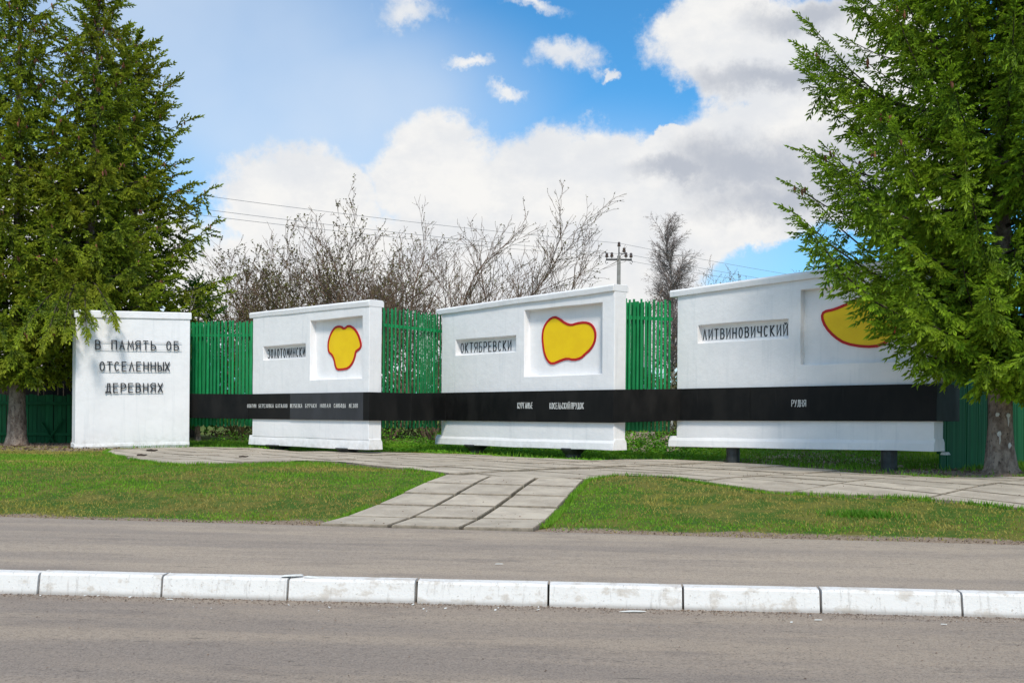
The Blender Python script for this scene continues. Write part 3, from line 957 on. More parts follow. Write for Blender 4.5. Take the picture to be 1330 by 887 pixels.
# a broken lump at the plinth corner of the right-hand wall
mb = MB().box(-0.09, 0.05, -0.05, 0.08, -0.05, 0.0, 0.02, 0.02)
o = mb.build('broken_corner', CHIP, w4, bevel=0.01); o.location = (L4 + 0.05, 0.40, 0.87)

# first wall: tall block standing on the ground, carrying the title
a1 = math.atan2(1.42, 2.32); L1 = 2.72
w1 = empty('title_block', (-10.6, 24.3, 0), a1, label='tall white block bearing three lines of black letters beside the left spruces', cat='memorial block')
wall_body('wall_slab', w1, 0.0, L1, 0.60, (3.80, 3.90), 0.03, 0.55, [], WHITE, 31)
trim_strip('coping', w1, -0.03, L1 + 0.03, [(0.0, 3.755), (0.0, 3.915), (0.03, 3.93), (0.57, 3.93), (0.6, 3.9), (0.6, 3.77)], 0.10, WHITE, 32, 0.006)
trim_strip('foot', w1, -0.02, L1 + 0.004, [(0.05, 0.52), (0.015, 0.60), (0.026, 0.68), (0.58, 0.70), (0.60, 0.6), (0.55, 0.50)], 0.04, WHITE, 33, 0.012)
for txt, sx, zz, pitch, r0, r1 in (('В ПАМЯТЬ ОБ', .446, 3.00, .187, .50, 2.50), ('ОТСЕЛЕННЫХ', .547, 2.475, .172, .52, 2.22), ('ДЕРЕВНЯХ', .690, 1.945, .177, .66, 2.03)):
    sign_text(w1, txt, sx, zz, pitch, 0.105, 0.215, 0.024, -0.018, -0.001, LETTER, 0.028)
    for dz in (0.178, -0.012):
        b = MB(); b.box(0, r1 - r0, -0.012, -0.002, 0, 0.010)
        o = b.build('letter_rail', GREYRAIL, w1); o.location = (r0, 0, zz + dz + 0.028 * (r0 - sx)); o.rotation_euler = (0, -0.028, 0)

# ------------------------------------------------------------------ black band running through the walls
band = empty('black_band', (0, 0, 0), label='long black panelled band with pale village names crossing the white walls and bridging their gaps', cat='band')


def panel(P, Q, zp, zq, mat, th=0.045, name='panel'):
    """vertical panel from P to Q (front line), z ranges at both ends, thickness away from the viewer"""
    P = Vector(P); Q = Vector(Q); d = (Q - P).normalized(); n = Vector((-d.y, d.x)) * th
    b = MB()
    for (c, (z0, z1)) in ((P, zp), (Q, zq)):
        for q in (c, c + n): b.v += [(q.x - P.x, q.y - P.y, z0), (q.x - P.x, q.y - P.y, z1)]
    b.f = [(0, 4, 5, 1), (2, 3, 7, 6), (1, 5, 7, 3), (0, 2, 6, 4), (0, 1, 3, 2), (4, 6, 7, 5)]
    o = b.build(name, mat, band, bevel=0.004); bm_fix(o); o.location = (P.x, P.y, 0)
    return o


def wpt(x0, y0, a, s, off): return (x0 + math.cos(a) * s - math.sin(a) * off, y0 + math.sin(a) * s + math.cos(a) * off)


bz2 = (1.312, 1.946); bz3 = (1.315, 1.99); bz4 = ((1.368, 2.034), (1.402, 2.046))
A2 = lambda s, o_=0.0: wpt(-6.74, 25.6, a2, s, o_)
A3 = lambda s, o_=0.0: wpt(-1.89, 24.6, a3, s, o_)
A4 = lambda s, o_=0.0: wpt(3.31, 21.2, a4, s, o_)
e = 0.006
panel((-8.50, 26.05), A2(-0.055, 0.02), (1.325, 1.955), bz2, BAND)
panel(A2(-0.05 + e, 0.012), A2(1.83, 0.012), bz2, bz2, BAND)
panel(A2(1.83 + e, 0.0), A2(4.66, 0.0), bz2, bz2, BANDG)
panel(A3(0.25, 0.02), A3(3.52, 0.02), bz3, bz3, BAND)
panel(A3(3.52 + e, 0.016), A3(5.77, 0.016), bz3, bz3, BAND)
panel(A4(0.16, 0.02), A4(2.0, 0.02), bz4[0], (1.38, 2.038), BAND)
panel(A4(2.0 + e, 0.018), A4(5.70, 0.018), (1.38, 2.038), bz4[1], BAND)
# the bridging lengths
panel(A2(4.666, 0.0), A2(4.872, 0.0), bz2, bz2, BAND)
panel(A2(4.874, 0.004), A2(4.874, 1.25), bz2, bz2, BAND, 0.035)
panel(A2(4.874, 1.254), A3(0.40, 0.03), bz2, bz3, BAND, 0.035)
c = A3(5.775, 0.01); panel(c, A4(0.30, 0.03), bz3, bz4[0], BAND, 0.04)
c = A4(5.706, 0.012); panel(c, A4(5.706, 0.95), bz4[1], bz4[1], BAND, 0.04)
for wi, (txt, xa, wdt) in enumerate((('ЛОПАТИН', -.14, .50), ('БЕРЕЗОВКА', .464, .68), ('КАТАЛОВ', 1.217, .52), ('ЩЕРБЕВКА', 1.855, .51), ('БУРАКИ', 2.479, .47), ('НОВАЯ', 3.068, .43), ('СЛОБОДА', 3.60, .46), ('МЕЗОВ', 4.165, .34))):
    fr = empty  # keep lettering as parts of the band
    xo, yo = A2(0, 0)
    b = MB(); p = wdt / len(txt)
    yb = 0.008 if xa < 1.8 else -0.004
    for i, ch in enumerate(txt):
        if ch != ' ': glyph(b, ch, xa + i * p, 1.60, p * 0.56, 0.088, 0.008, yb - 0.003, yb + 0.006)
    o = b.build('inscription', LETWHITE, band); o.location = (xo, yo, 0); o.rotation_euler = (0, 0, a2)
for frame, aa, txt, xa, wdt, yb, z in ((A3, a3, 'КУРГАНЬЕ', 2.93, .50, 0.016, 1.61), (A3, a3, 'КОСЕЛЬСКИЙ', 3.95, .62, 0.012, 1.60), (A3, a3, 'ПРУДОК', 4.59, .38, 0.012, 1.60), (A4, a4, 'РУДНЯ', 2.93, .32, 0.014, 1.66)):
    b = MB(); p = wdt / len(txt)
    for i, ch in enumerate(txt): glyph(b, ch, xa + i * p, z, p * 0.66, 0.125 if aa == a3 else 0.12, 0.012, yb - 0.003, yb + 0.006)
    o = b.build('inscription', LETWHITE, band); xo, yo = frame(0, 0); o.location = (xo, yo, 0); o.rotation_euler = (0, 0, aa)

# ------------------------------------------------------------------ slat fences in the gaps
def slat_fence(P, Q, zb, zt, pitch, wd, label, seed, mat=GREEN, name='slat_fence', group='green slat screens between the white walls', back=True, rails=(0.25, 2.35), thick=0.018, zjit=0.03):
    r_ = random.Random(seed)
    P = Vector(P); Q = Vector(Q); L = (Q - P).length; a = math.atan2(Q.y - P.y, Q.x - P.x)
    t = empty(name, (P.x, P.y, 0), a, label=label, cat='fence', group=group)
    n = int(L / pitch)
    protos = []
    for k in range(3):
        b = MB(); b.box(-wd / 2, wd / 2, 0, thick, 0, 1.0)
        protos.append(mesh('slat', b.v, b.f))
        protos[-1].materials.append(mat)
    for row in ((0, 1) if back else (0,)):
        for i in range(n + 1):
            x = i * pitch * (0.94 if row else 1) + (pitch * 0.3 if row else 0)
            if x > L: continue
            z0 = zb + r_.uniform(-zjit, zjit); z1 = zt + r_.uniform(-zjit, zjit) - (0.03 if row else 0)
            o = bpy.data.objects.new('slat', protos[i % 3]); COL.objects.link(o); o.parent = t
            o.location = (x + r_.uniform(-.004, .004), (0.11 if row else 0) + r_.uniform(-.003, .003), z0); o.scale = (1, 1, z1 - z0)
            o.rotation_euler = (0, r_.uniform(-.005, .005), r_.uniform(-.15, .15))
    for zr in rails:
        b = MB(); b.box(-0.02, L + 0.02, thick + 0.012, thick + 0.055, zb + zr, zb + zr + 0.07)
        b.build('rail', mat, t)
    return t


slat_fence((-8.75, 26.55), (-6.60, 26.25), 1.12, 3.87, 0.100, 0.052, 'green slat screen between the lettered block and the farthest raised wall', 1)
slat_fence((-3.05, 22.95), (-1.72, 24.75), 1.13, 3.92, 0.135, 0.034, 'green slat screen between the farthest and the middle raised walls', 2)
slat_fence((2.28, 20.98), (3.40, 21.32), 1.14, 3.90, 0.092, 0.044, 'narrow green slat screen between the middle and the nearest raised walls', 3)
# picket fence behind the right-hand trunk, tree shade included in its dark green
slat_fence((7.75, 18.05), (11.9, 22.7), 0.46, 2.95, 0.112, 0.098, 'green close-boarded picket fence behind the right spruce trunk, tree shade put into its dark colour', 4, GREEND, 'picket_fence', None, False, (0.35, 1.9), 0.025, 0.03)

# ------------------------------------------------------------------ board fences and shed at the left
def board_fence(x0, x1, y, zb, zt, wd, mat, label, seed, rails, brace=False, slope=0.0):
    r_ = random.Random(seed)
    t = empty('board_fence', (x0, y, 0), math.atan(slope), label=label, cat='fence')
    x = 0; prm = []
    for k in range(4):
        b = MB(); b.box(0, wd - 0.006, 0, 0.022, 0, 1); me = mesh('board', b.v, b.f); me.materials.append(mat); prm.append(me)
    i = 0
    while x < x1 - x0:
        o = bpy.data.objects.new('board', prm[i % 4]); COL.objects.link(o); o.parent = t
        z1 = zt + r_.uniform(-.03, .03); o.location = (x, r_.uniform(-.006, .006), zb); o.scale = (1, 1, z1 - zb); o.rotation_euler = (0, r_.uniform(-.006, .006), 0)
        x += wd + r_.choice((0, 0, 0, 0.01, 0.02)); i += 1
    for zr in rails:
        b = MB(); b.box(0, x1 - x0, -0.055, -0.012, zr, zr + 0.08); b.build('rail', mat, t, bevel=0.005)
    if brace:
        for (xa, za, xb, zc) in ((x1 - x0 - 1.05, 0.60, x1 - x0 - 0.62, 1.25), (x1 - x0 - 1.2, 1.15, x1 - x0 - 0.85, 0.60)):
            b = MB(); b.tube([(xa, -0.07, za), (xb, -0.07, zc)], 0.035, 4); b.build('brace', mat, t)
    return t


board_fence(-22, -12.15, 28.5, 0.45, 1.93, 0.115, GREEND, 'dark green board fence with two rails behind the left spruce trunk', 5, (0.78, 1.66), True)
board_fence(-23, -12.0, 30.2, 0.45, 2.74, 0.14, BOARDD, 'taller blackened board fence rising behind the dark green one', 6, (1.0, 2.3))
shed = empty('shed', (-18.5, 33.5, 0.5), 0, label='low shed with a pale corrugated roof behind the left fences', cat='shed')
MB().box(0, 6.8, 0.3, 4.0, 0, 2.45).build('wall', SHEDW, shed)
b = MB(); nc = 110
for i in range(nc + 1):
    x = -0.3 + 7.4 * i / nc; zz = 0.025 * math.sin(i * math.pi / 2 * 1.0)
    b.v += [(x, 0.0, 2.36 + zz), (x, 2.2, 3.45 + zz), (x, 4.4, 2.36 + zz)]
    b.v += [(x, 0.0, 2.34 + zz), (x, 2.2, 3.43 + zz), (x, 4.4, 2.34 + zz)]
for i in range(nc):
    A = i * 6; B = A + 6
    b.f += [(A, B, B + 1, A + 1), (A + 1, B + 1, B + 2, A + 2), (A + 3, A + 4, B + 4, B + 3), (A + 4, A + 5, B + 5, B + 4), (A, A + 3, B + 3, B), (A + 2, B + 2, B + 5, A + 5)]
b.build('roof', ROOFM, shed, smooth=True)

# ------------------------------------------------------------------ spruce trees
STAT = []


def norm(v): return v / (np.linalg.norm(v, axis=-1, keepdims=True) + 1e-9)


def spray_template(seed, nsh=12, nneed=5, coarse=1.0):
    """a branchlet along +x (length 1) set with short stubby shoots: crossed kites plus stray needles, loose triangles"""
    r_ = np.random.RandomState(seed); V = []; T = []
    shoots = []
    for i in range(nsh):
        t = 0.10 + 0.82 * i / nsh; side = 1 if i % 2 else -1
        base = np.array([t, 0, -0.22 * t * t])
        d = np.array([0.60, side * r_.uniform(.25, .85), r_.uniform(-.95, .35)]); shoots.append((base, d / np.linalg.norm(d), (0.30 - 0.10 * t) * r_.uniform(.7, 1.25), t, 1.0))
    shoots.append((np.array([0.0, 0, 0]), norm(np.array([1.0, 0, -.12])), 0.50, .15, .8))
    shoots.append((np.array([0.42, 0, -.05]), norm(np.array([1.0, 0, -.25])), 0.45, .5, .9))
    shoots.append((np.array([0.80, 0, -.14]), norm(np.array([1.0, r_.uniform(-.2, .2), -.2])), 0.34, 1.0, 1.0))
    for base, d, L, t, ws in shoots:
        e1 = np.cross(d, [0, 0, 1.0]); e1 /= np.linalg.norm(e1); e2 = np.cross(d, e1)
        r0 = r_.rand() * 3
        wd = 0.042 * coarse * ws * r_.uniform(.8, 1.2)
        for k in range(2):
            roll = r0 + k * math.pi / 2; u = e1 * math.cos(roll) + e2 * math.sin(roll)
            p0, p1 = base, base + d * L; m1 = base + d * L * .62 + u * wd; m2 = base + d * L * .55 - u * wd
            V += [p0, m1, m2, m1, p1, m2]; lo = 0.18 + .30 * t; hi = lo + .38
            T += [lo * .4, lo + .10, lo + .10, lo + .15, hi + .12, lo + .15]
        for k in range(nneed):
            f = (k + r_.rand()) / nneed; roll = r_.rand() * 6.3; u = e1 * math.cos(roll) + e2 * math.sin(roll); wv = np.cross(d, u)
            b0 = base + d * L * f; tip = b0 + d * 0.07 * coarse + u * 0.065 * coarse
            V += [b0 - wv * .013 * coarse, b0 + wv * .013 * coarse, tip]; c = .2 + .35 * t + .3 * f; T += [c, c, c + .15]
    return np.array(V), np.array(T)


def spruce(name, x, y, zb, H, Rfun, label, seed, mat, trunk_r=0.22, z_start=2.2, dz=0.23, nwh=5, spc=0.13, blen=0.55, coarse=1.0, nneed=8, droop=0.35, up=0.55, cones=60, cone_z=0.5, cat='spruce tree', group='tall spruces', lim=None, lean=(0, 0), ztop=99.0, extra=(), jl=(0.68, 1.12)):
    rn = np.random.RandomState(seed)
    root = empty(name, (x, y, zb), 0, label=label, cat=cat, group=group)
    # trunk with root flare
    mb = MB(); n = 26; k = 14
    for i in range(n + 1):
        t = i / n; z = H * t ** 1.35
        r_ = trunk_r * (1 - t ** 1.1) + 0.012
        fl = 1 + 0.75 * math.exp(-z / 0.16) + 0.12 * math.exp(-z / 0.6)
        for j in range(k):
            q = 2 * math.pi * j / k
            rr_ = r_ * (fl if z < 2 else 1) * (1 + 0.05 * rn.uniform(-1, 1) + (0.20 * math.exp(-z / .2) * math.sin(3 * q + seed)))
            mb.v.append((rr_ * math.cos(q) + lean[0] * z, rr_ * math.sin(q) + lean[1] * z, z - 0.12))
    for i in range(n):
        for j in range(k):
            j2 = (j + 1) % k; mb.f.append((i * k + j, i * k + j2, (i + 1) * k + j2, (i + 1) * k + j))
    mb.build('trunk', BARK, root, smooth=True)
    temps = [spray_template(seed * 10 + q, 11, nneed, coarse) for q in range(5)]
    limbs = MB(); PV = [[] for _ in temps]; tips = []
    z = z_start; gi = 0; todo = [(e_[0], e_) for e_ in extra]
    while z < H - 0.15:
        hi_ = z > ztop
        for q in range((nwh if z < H * .93 else 4) - (2 if hi_ else 0)): todo.append((z, None))
        z += dz * rn.uniform(.85, 1.15) * (1 if z / H < .75 else .8) * (1.5 if hi_ else 1)
    for z, ex in todo:
        tz = z / H
        Rz = Rfun(z)
        if True:
            azm = gi * 2.39996 + rn.uniform(-.25, .25); gi += 1
            L = Rz * rn.uniform(*jl)
            if ex: azm, L = ex[1], ex[2]
            if L < 0.12: continue
            far_ = math.sin(azm) > 0.25          # limbs on the side away from the road carry coarser sprays
            dr = np.array([math.cos(azm), math.sin(azm), 0.0])
            # low limbs sag before lifting their tips, high limbs rise
            a_ = -droop * (1 - tz) + 0.40 * tz ** 1.5 + rn.uniform(-.08, .08); b_ = up * (1 - 0.55 * tz) * rn.uniform(.6, 1.2)
            zz0 = z + rn.uniform(-.1, .1)
            pw_ = 2.4
            if ex: a_, b_, pw_ = ex[3], ex[4], ex[5]
            nseg = 7
            ts = np.linspace(0, 1, nseg)
            side = np.array([-dr[1], dr[0], 0]); bend = rn.uniform(-.12, .12)
            def pos(t):
                t = np.asarray(t)[..., None]
                return dr * (L * t) + side * (bend * L * t * t) + np.array([0, 0, 1.0]) * (zz0 + L * (a_ * t + b_ * t ** pw_)) + np.array([lean[0], lean[1], 0]) * zz0
            P = pos(ts)
            limbs.tube(P.tolist(), [max(0.006, (0.010 + 0.018 * L / 2) * (1 - t * .85)) for t in ts], 4, False)
            tips.append((P[-1], azm, tz))
            nb = max(3, int(L / (spc * (2.3 if far_ else 1) * (1.7 if z > ztop else 1))))
            t0 = 0.10 if L > 1 else 0.03
            tt = t0 + (1 - t0) * (np.arange(nb) + rn.rand(nb) * .6) / nb
            for sd in (-1, 1):
                pp = pos(tt); tg = norm(pos(np.minimum(tt + .03, 1.03)) - pp)
                sdv = norm(np.cross(tg, [0, 0, 1.0])) * sd
                fwd = 0.55 + 0.45 * tt[:, None]
                dn = (0.75 - 0.40 * tt[:, None]) * (1 - 0.5 * tz) + rn.uniform(-.15, .35, (nb, 1))
                dd = norm(tg * fwd + sdv * rn.uniform(.55, .95, (nb, 1)) - np.array([0, 0, 1.0]) * dn)
                ln = blen * np.clip(0.55 + 0.9 * (1 - tt), .5, 1.0) * rn.uniform(.7, 1.15, nb) * min(1.0, 0.28 + L / 2)
                for i in range(nb): PV[rn.randint(5)].append((pp[i], dd[i], ln[i], rn.uniform(-1, 1)))
            for rep in range(2):
                e_ = P[-1]; tg = norm(P[-1] - P[-2]); PV[rn.randint(5)].append((e_ - tg * .12 * rep, norm(tg + rn.uniform(-.15, .15, 3)), blen * .7, rn.uniform(0, 1)))
            # hanging curtains below the limb
            nh = int(nb * 0.95)
            th_ = rn.uniform(.15, .95, nh); pp = pos(th_)
            for i in range(nh):
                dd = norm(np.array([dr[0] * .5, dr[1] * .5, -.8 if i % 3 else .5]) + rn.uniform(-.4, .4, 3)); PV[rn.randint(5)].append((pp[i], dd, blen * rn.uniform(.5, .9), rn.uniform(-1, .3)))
    # leader
    for q in range(5): PV[q].append((np.array([lean[0] * H, lean[1] * H, H - 0.75 + .13 * q]), norm(np.array([rn.uniform(-.15, .15), rn.uniform(-.15, .15), 1])), .45, 0.5))
    limbs.build('limbs', LIMB, root)['kind'] = 'stuff'
    allV = []; allT = []
    for k_, (V, T) in enumerate(temps):
        if not PV[k_]: continue
        P = np.array([p[0] for p in PV[k_]]); Dn = np.array([p[1] for p in PV[k_]]); Ln = np.array([p[2] for p in PV[k_]]); C = np.array([p[3] for p in PV[k_]])
        if lim is not None:
            ok = lim(P + np.array([x, y, zb])); P, Dn, Ln, C = P[ok], Dn[ok], Ln[ok], C[ok]
        up_ = np.tile(np.array([0, 0, 1.0]), (len(P), 1)) + rn.uniform(-.3, .3, (len(P), 3))
        S = norm(np.cross(up_, Dn)); U = np.cross(Dn, S)
        M = np.stack([Dn, S, U], -1) * Ln[:, None, None]
        # needles keep their real size on short and long branchlets alike (scale is close to 1)
        W = np.einsum('nij,vj->nvi', M, V) + P[:, None, :]
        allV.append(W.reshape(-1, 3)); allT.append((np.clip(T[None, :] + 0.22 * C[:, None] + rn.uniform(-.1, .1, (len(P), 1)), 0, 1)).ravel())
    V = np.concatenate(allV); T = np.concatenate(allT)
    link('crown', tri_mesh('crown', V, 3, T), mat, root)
    STAT.append(('crown', len(V) // 3))
    # cones
    cb = MB(); cand = [t for t in tips if t[2] > cone_z]; rn.shuffle(cand) if False else None
    ord_ = rn.permutation(len(cand))[:cones]
    for i in ord_:
        p = cand[i][0]
        for q in range(rn.randint(1, 4)):
            bk = rn.uniform(0.02, .22); c = p + rn.uniform(-.04, .04, 3) - np.array([math.cos(cand[i][1]), math.sin(cand[i][1]), .35]) * bk
            ln = rn.uniform(.10, .15)
            cb.tube([(c[0], c[1], c[2]), (c[0], c[1], c[2] - ln * .3), (c[0] + .01, c[1], c[2] - ln * .75), (c[0] + .01, c[1], c[2] - ln)], [0.008, 0.024, 0.020, 0.006], 6)
    if cb.v: cb.build('cones', CONE, root)['kind'] = 'stuff'
    return root


def Rcone(H, R0, p=0.8, zl=2.0, low=0.85):
    def f(z):
        t = clamp((H - z) / (H - zl), 0, 1.05); r_ = R0 * t ** p
        if z < zl + 2.0: r_ *= low + (1 - low) * (z - zl) / 2.0
        return r_
    return f


def Rsat(H, slope, rm, zl=2.2, low=.8):
    def f(z):
        r_ = rm * (1 - math.exp(-1.2 * slope * max(0, H - z) / rm))
        if z < zl + 2.0: r_ *= low + (1 - low) * (z - zl) / 2.0
        return r_
    return f


def R_right(z):
    # widest at about 3.5 m, the crown goes on far above the frame
    pts = [(1.7, 1.2), (2.3, 2.9), (3.2, 3.9), (4.6, 4.15), (6.0, 3.85), (7.5, 3.3), (10, 2.7), (15, 1.2), (17.6, .1)]
    for (a, ra), (b, rb) in zip(pts, pts[1:]):
        if z <= b: return ra + (rb - ra) * clamp((z - a) / (b - a), 0, 1)
    return 0.1


EX_R = [(2.3, R(205), 4.5, 0.0, 0.30, 3.0), (2.9, R(199), 4.0, -0.02, 0.34, 2.5), (2.0, R(214), 2.9, -0.16, 0.28, 3.0), (1.9, R(236), 2.4, -0.26, 0.22, 3.0), (1.9, R(262), 2.1, -0.30, 0.15, 3.0),
        (1.95, R(285), 2.0, -0.30, 0.15, 3.0), (1.8, R(310), 2.2, -0.28, 0.18, 3.0), (2.1, R(248), 2.8, -0.22, 0.2, 3.0), (2.2, R(226), 3.2, -0.12, 0.22, 3.0), (1.7, R(340), 2.3, -0.25, 0.2, 3.0), (3.3, R(210), 4.0, -0.02, 0.38, 2.4),
        (2.6, R(217), 3.5, -0.05, 0.28, 2.6), (2.5, R(240), 3.0, -0.15, 0.25, 2.6), (2.7, R(270), 2.8, -0.2, 0.25, 2.6), (2.4, R(298), 2.6, -0.2, 0.25, 2.6)]
spruce('spruce_tree', 8.27, 16.95, 0.54, 17.0, lambda z: R_right(z) * .90, 'big bright green spruce at the right, its lowest branch reaching across the nearest white wall', 41, NEEDLE, 0.20, 2.0, 0.26, 5, 0.106, 0.54, 1.0, 2, 0.10, 0.60, cones=70, cone_z=0.2, ztop=9.0, extra=EX_R, jl=(.74, 1.0))
spruce('spruce_tree', -13.1, 26.5, 0.53, 13.9, Rsat(13.9, .30, 2.75), 'tall spruce at the left edge with its bare flared trunk in view', 42, NEEDLE2, 0.225, 2.2, 0.33, 5, 0.19, 0.66, 1.15, 2, 0.30, 0.50, cones=110, cone_z=.3, ztop=12.8,
       extra=[(2.4, R(270), 1.9, -.3, .2, 3), (2.3, R(310), 2.1, -.3, .2, 3), (2.4, R(235), 2.0, -.3, .2, 3), (2.3, R(345), 2.1, -.25, .2, 3), (2.8, R(290), 2.5, -.3, .2, 3)])
def not_in_block(P):
    ca_, sa_ = math.cos(a1), math.sin(a1); X = P[:, 0] + 10.6; Y = P[:, 1] - 24.3
    u = X * ca_ + Y * sa_; v = -X * sa_ + Y * ca_
    return ~((u > -.12) & (u < 2.85) & (v > -.12) & (v < .75) & (P[:, 2] < 3.6))
spruce('spruce_tree', -11.35, 26.4, 0.53, 12.9, Rsat(12.9, .33, 2.75, low=.9), 'spruce behind the lettered block with a thin pointed top', 43, NEEDLE2, 0.2, 2.6, 0.33, 5, 0.19, 0.66, 1.15, 2, 0.25, 0.45, cones=110, cone_z=.3, lean=(.012, 0.05), lim=not_in_block,
       extra=[(4.5, R(q_), l_, -.14, b_, 2.4) for q_, l_, b_ in ((-72, 3.0, -.38), (-62, 2.8, -.30), (-80, 3.1, -.44), (-88, 3.0, -.4), (-97, 3.0, -.4), (-76, 2.7, -.42), (-84, 2.8, -.46))])
spruce('spruce_tree', -11.2, 29.6, 0.53, 12.1, Rsat(12.1, .48, 2.75), 'cone-laden spruce farther right behind the lettered block, broader and lower than its neighbour', 44, NEEDLE2, 0.2, 2.2, 0.36, 5, 0.21, 0.70, 1.25, 2, 0.25, 0.50, cones=150, cone_z=.35, jl=(.6, 1.2))
spruce('young_spruce', -9.9, 31.5, 0.53, 5.2, Rcone(5.2, 1.5, .8, .8, .9), 'small vivid green young spruce just above the first green slat screen', 45, NEEDLE3, 0.08, 0.8, 0.26, 5, 0.17, 0.5, 1.2, 2, 0.2, 0.4, cones=0, group=None)

# resin scars on the right trunk
sc_root = [o for o in bpy.data.objects if o.name.startswith('spruce_tree') and o.get('label', '').startswith('big')][0]
for (px_, pz) in ((-0.13, .98), (0.03, .96), (-0.10, .66), (0.055, .47)):
    b = MB(); b.lathe([(0.012, 0), (0.040, 0.004), (0.033, 0.016), (0.01, 0.022)], 9)
    b.v = [(v[0] * random.uniform(.6, 1.25), v[1] * random.uniform(.6, 1.25), v[2]) for v in b.v]
    o = b.build('resin_scar', RESIN, sc_root); yy = -math.sqrt(max(0.001, 0.208 ** 2 - px_ ** 2)) - 0.004
    o.location = (px_, yy, pz); o.rotation_euler = (R(90), 0, math.atan2(px_, -yy)); o.scale = (0.9, 1.25, 1.0)
    if pz in (.98, .47): continue
    b = MB(); b.tube([(0, 0, 0), (0.006, 0, -.07), (0.0, 0, -.14)], [0.018, 0.012, 0.004], 5)
    o = b.build('resin_scar', RESIN, sc_root); o.location = (px_, yy - 0.004, pz - .03)

# ------------------------------------------------------------------ leafless trees
def bare_tree(name, x, y, zb, label, seed, stems, H, spread, tw_mat, bud_mat, buds=0.5, budsize=0.035, levels=4, dens=1.0, r0=0.09, droop=0.0, group='leafless trees behind the walls', cat='leafless tree', trunk_h=0.0, bias=(0, 0), trunk_mat=None, tw_r=0.0085, kl=1.0, wob=1.0):
    rn = random.Random(seed); root = empty(name, (x, y, zb), 0, label=label, cat=cat, group=group)
    tm = MB(); bm_ = MB(); BV = []; BT = []
    def grow(p, d, L, r, lev):
        n = max(3, int(L / 0.28)); pts = [p.copy()]; rad = [r]
        q = p.copy(); dd = d.copy(); kids = []
        for i in range(n):
            dd = (dd + Vector((rn.uniform(-1, 1), rn.uniform(-1, 1), rn.uniform(-.6, .8) - droop * lev * 0.35)) * (0.14 + 0.035 * lev) * (wob if lev == 0 else 1)).normalized()
            q = q + dd * (L / n); pts.append(q.copy()); rr_ = r * (1 - 0.75 * (i + 1) / n); rad.append(max(tw_r * .6, rr_))
            if lev < levels and (i + 1) / n > (0.28 if lev == 0 else 0.1): kids.append((q.copy(), dd.copy(), rr_, (i + 1) / n))
            if lev >= levels - 1 and rn.random() < buds:
                a = Vector((rn.uniform(-1, 1), rn.uniform(-1, 1), rn.uniform(-.2, 1.2))).normalized(); s_ = budsize * rn.uniform(.6, 1.3)
                c = a.cross(Vector((rn.uniform(-1, 1), rn.uniform(-1, 1), .3))).normalized() * s_ * .38
                b0 = q + a * .008; BV.extend([b0, b0 + a * s_ * .5 + c, b0 + a * s_, b0 + a * s_ * .5 - c]); t_ = rn.random(); BT.extend([t_] * 4)
        (tm if lev == 0 else bm_).tube(pts, rad, 6 if lev == 0 else (4 if lev == 1 else 3), False)
        for (kp, kd_, kr, kt) in kids:
            k = dens * (1.0 if lev else .9)
            cnt = int(k) + (1 if rn.random() < k - int(k) else 0)
            for _ in range(cnt):
                ax = Vector((rn.uniform(-1, 1), rn.uniform(-1, 1), rn.uniform(-1, 1))); ax = (ax - kd_ * ax.dot(kd_))
                if ax.length < .05: continue
                nd = (kd_ * rn.uniform(.7, 1.1) + ax.normalized() * rn.uniform(.45, .9) + Vector((0, 0, .22 - droop))).normalized()
                ll = L * rn.uniform(.26, .50) * (1.15 - .55 * kt) * (kl if lev == 0 else 1)
                if ll > 0.15: grow(kp, nd, ll, max(tw_r, min(kr * .62, r * .5)), lev + 1)
    base = Vector((0, 0, 0))
    if trunk_h:
        tm.tube([(0, 0, -0.1), (0.02, 0, trunk_h * .5), (0.0, 0, trunk_h)], [r0 * 1.5, r0 * 1.2, r0], 7, False); base = Vector((0, 0, trunk_h * .96))
    for s_ in range(stems):
        q = 2 * math.pi * s_ / stems + rn.uniform(-.5, .5); sp = spread * rn.uniform(.4, 1.1)
        d = Vector((math.cos(q) * sp + bias[0], math.sin(q) * sp + bias[1], 1)).normalized()
        grow(base + Vector((math.cos(q) * .08, math.sin(q) * .08, -0.08 if not trunk_h else 0)), d, (H - trunk_h) * rn.uniform(.72, 1.0) * 1.05, r0 * rn.uniform(.7, 1.0), 0)
    tm.build('trunk', trunk_mat or tw_mat, root)
    bm_.build('branches', tw_mat, root)['kind'] = 'stuff'
    if BV:
        o = link('buds', tri_mesh('buds', np.array([tuple(v) for v in BV]), 4, np.array(BT)), bud_mat, root); o['kind'] = 'stuff'
    return root


gb = 0.5
bare_tree('leafless_tree', -9.2, 34, gb, 'leaning mossy-stemmed leafless tree rising beside the left spruces', 61, 3, 5.6, .35, OLIVETW, OLIVELEAF, .8, .07, 4, 1.0, .075, bias=(-.25, 0))
bare_tree('leafless_tree', -9.3, 37, gb, 'budding leafless tree filling the sky between the left spruces and the farthest raised wall', 76, 6, 6.4, .75, BARETW, BUD, 1.0, .075, 4, 1.25, .05)
bare_tree('leafless_tree', -7.2, 39, gb, 'rounded leafless tree standing back behind the left end of the farthest raised wall', 77, 6, 7.0, .75, BARETW, BUD, 1.0, .075, 4, 1.2, .05)
bare_tree('leafless_tree', -8.0, 36, gb, 'leafless tree thick with buds above the left part of the farthest raised wall', 62, 5, 6.9, .65, BARETW, BUD, 1.0, .075, 4, 1.25, .05, bias=(.05, 0))
bare_tree('leafless_tree', -6.3, 37.5, gb, 'bushy budding leafless tree above the middle of the farthest raised wall', 63, 6, 7.3, .70, BARETW, BUD, 1.0, .075, 4, 1.2, .05)
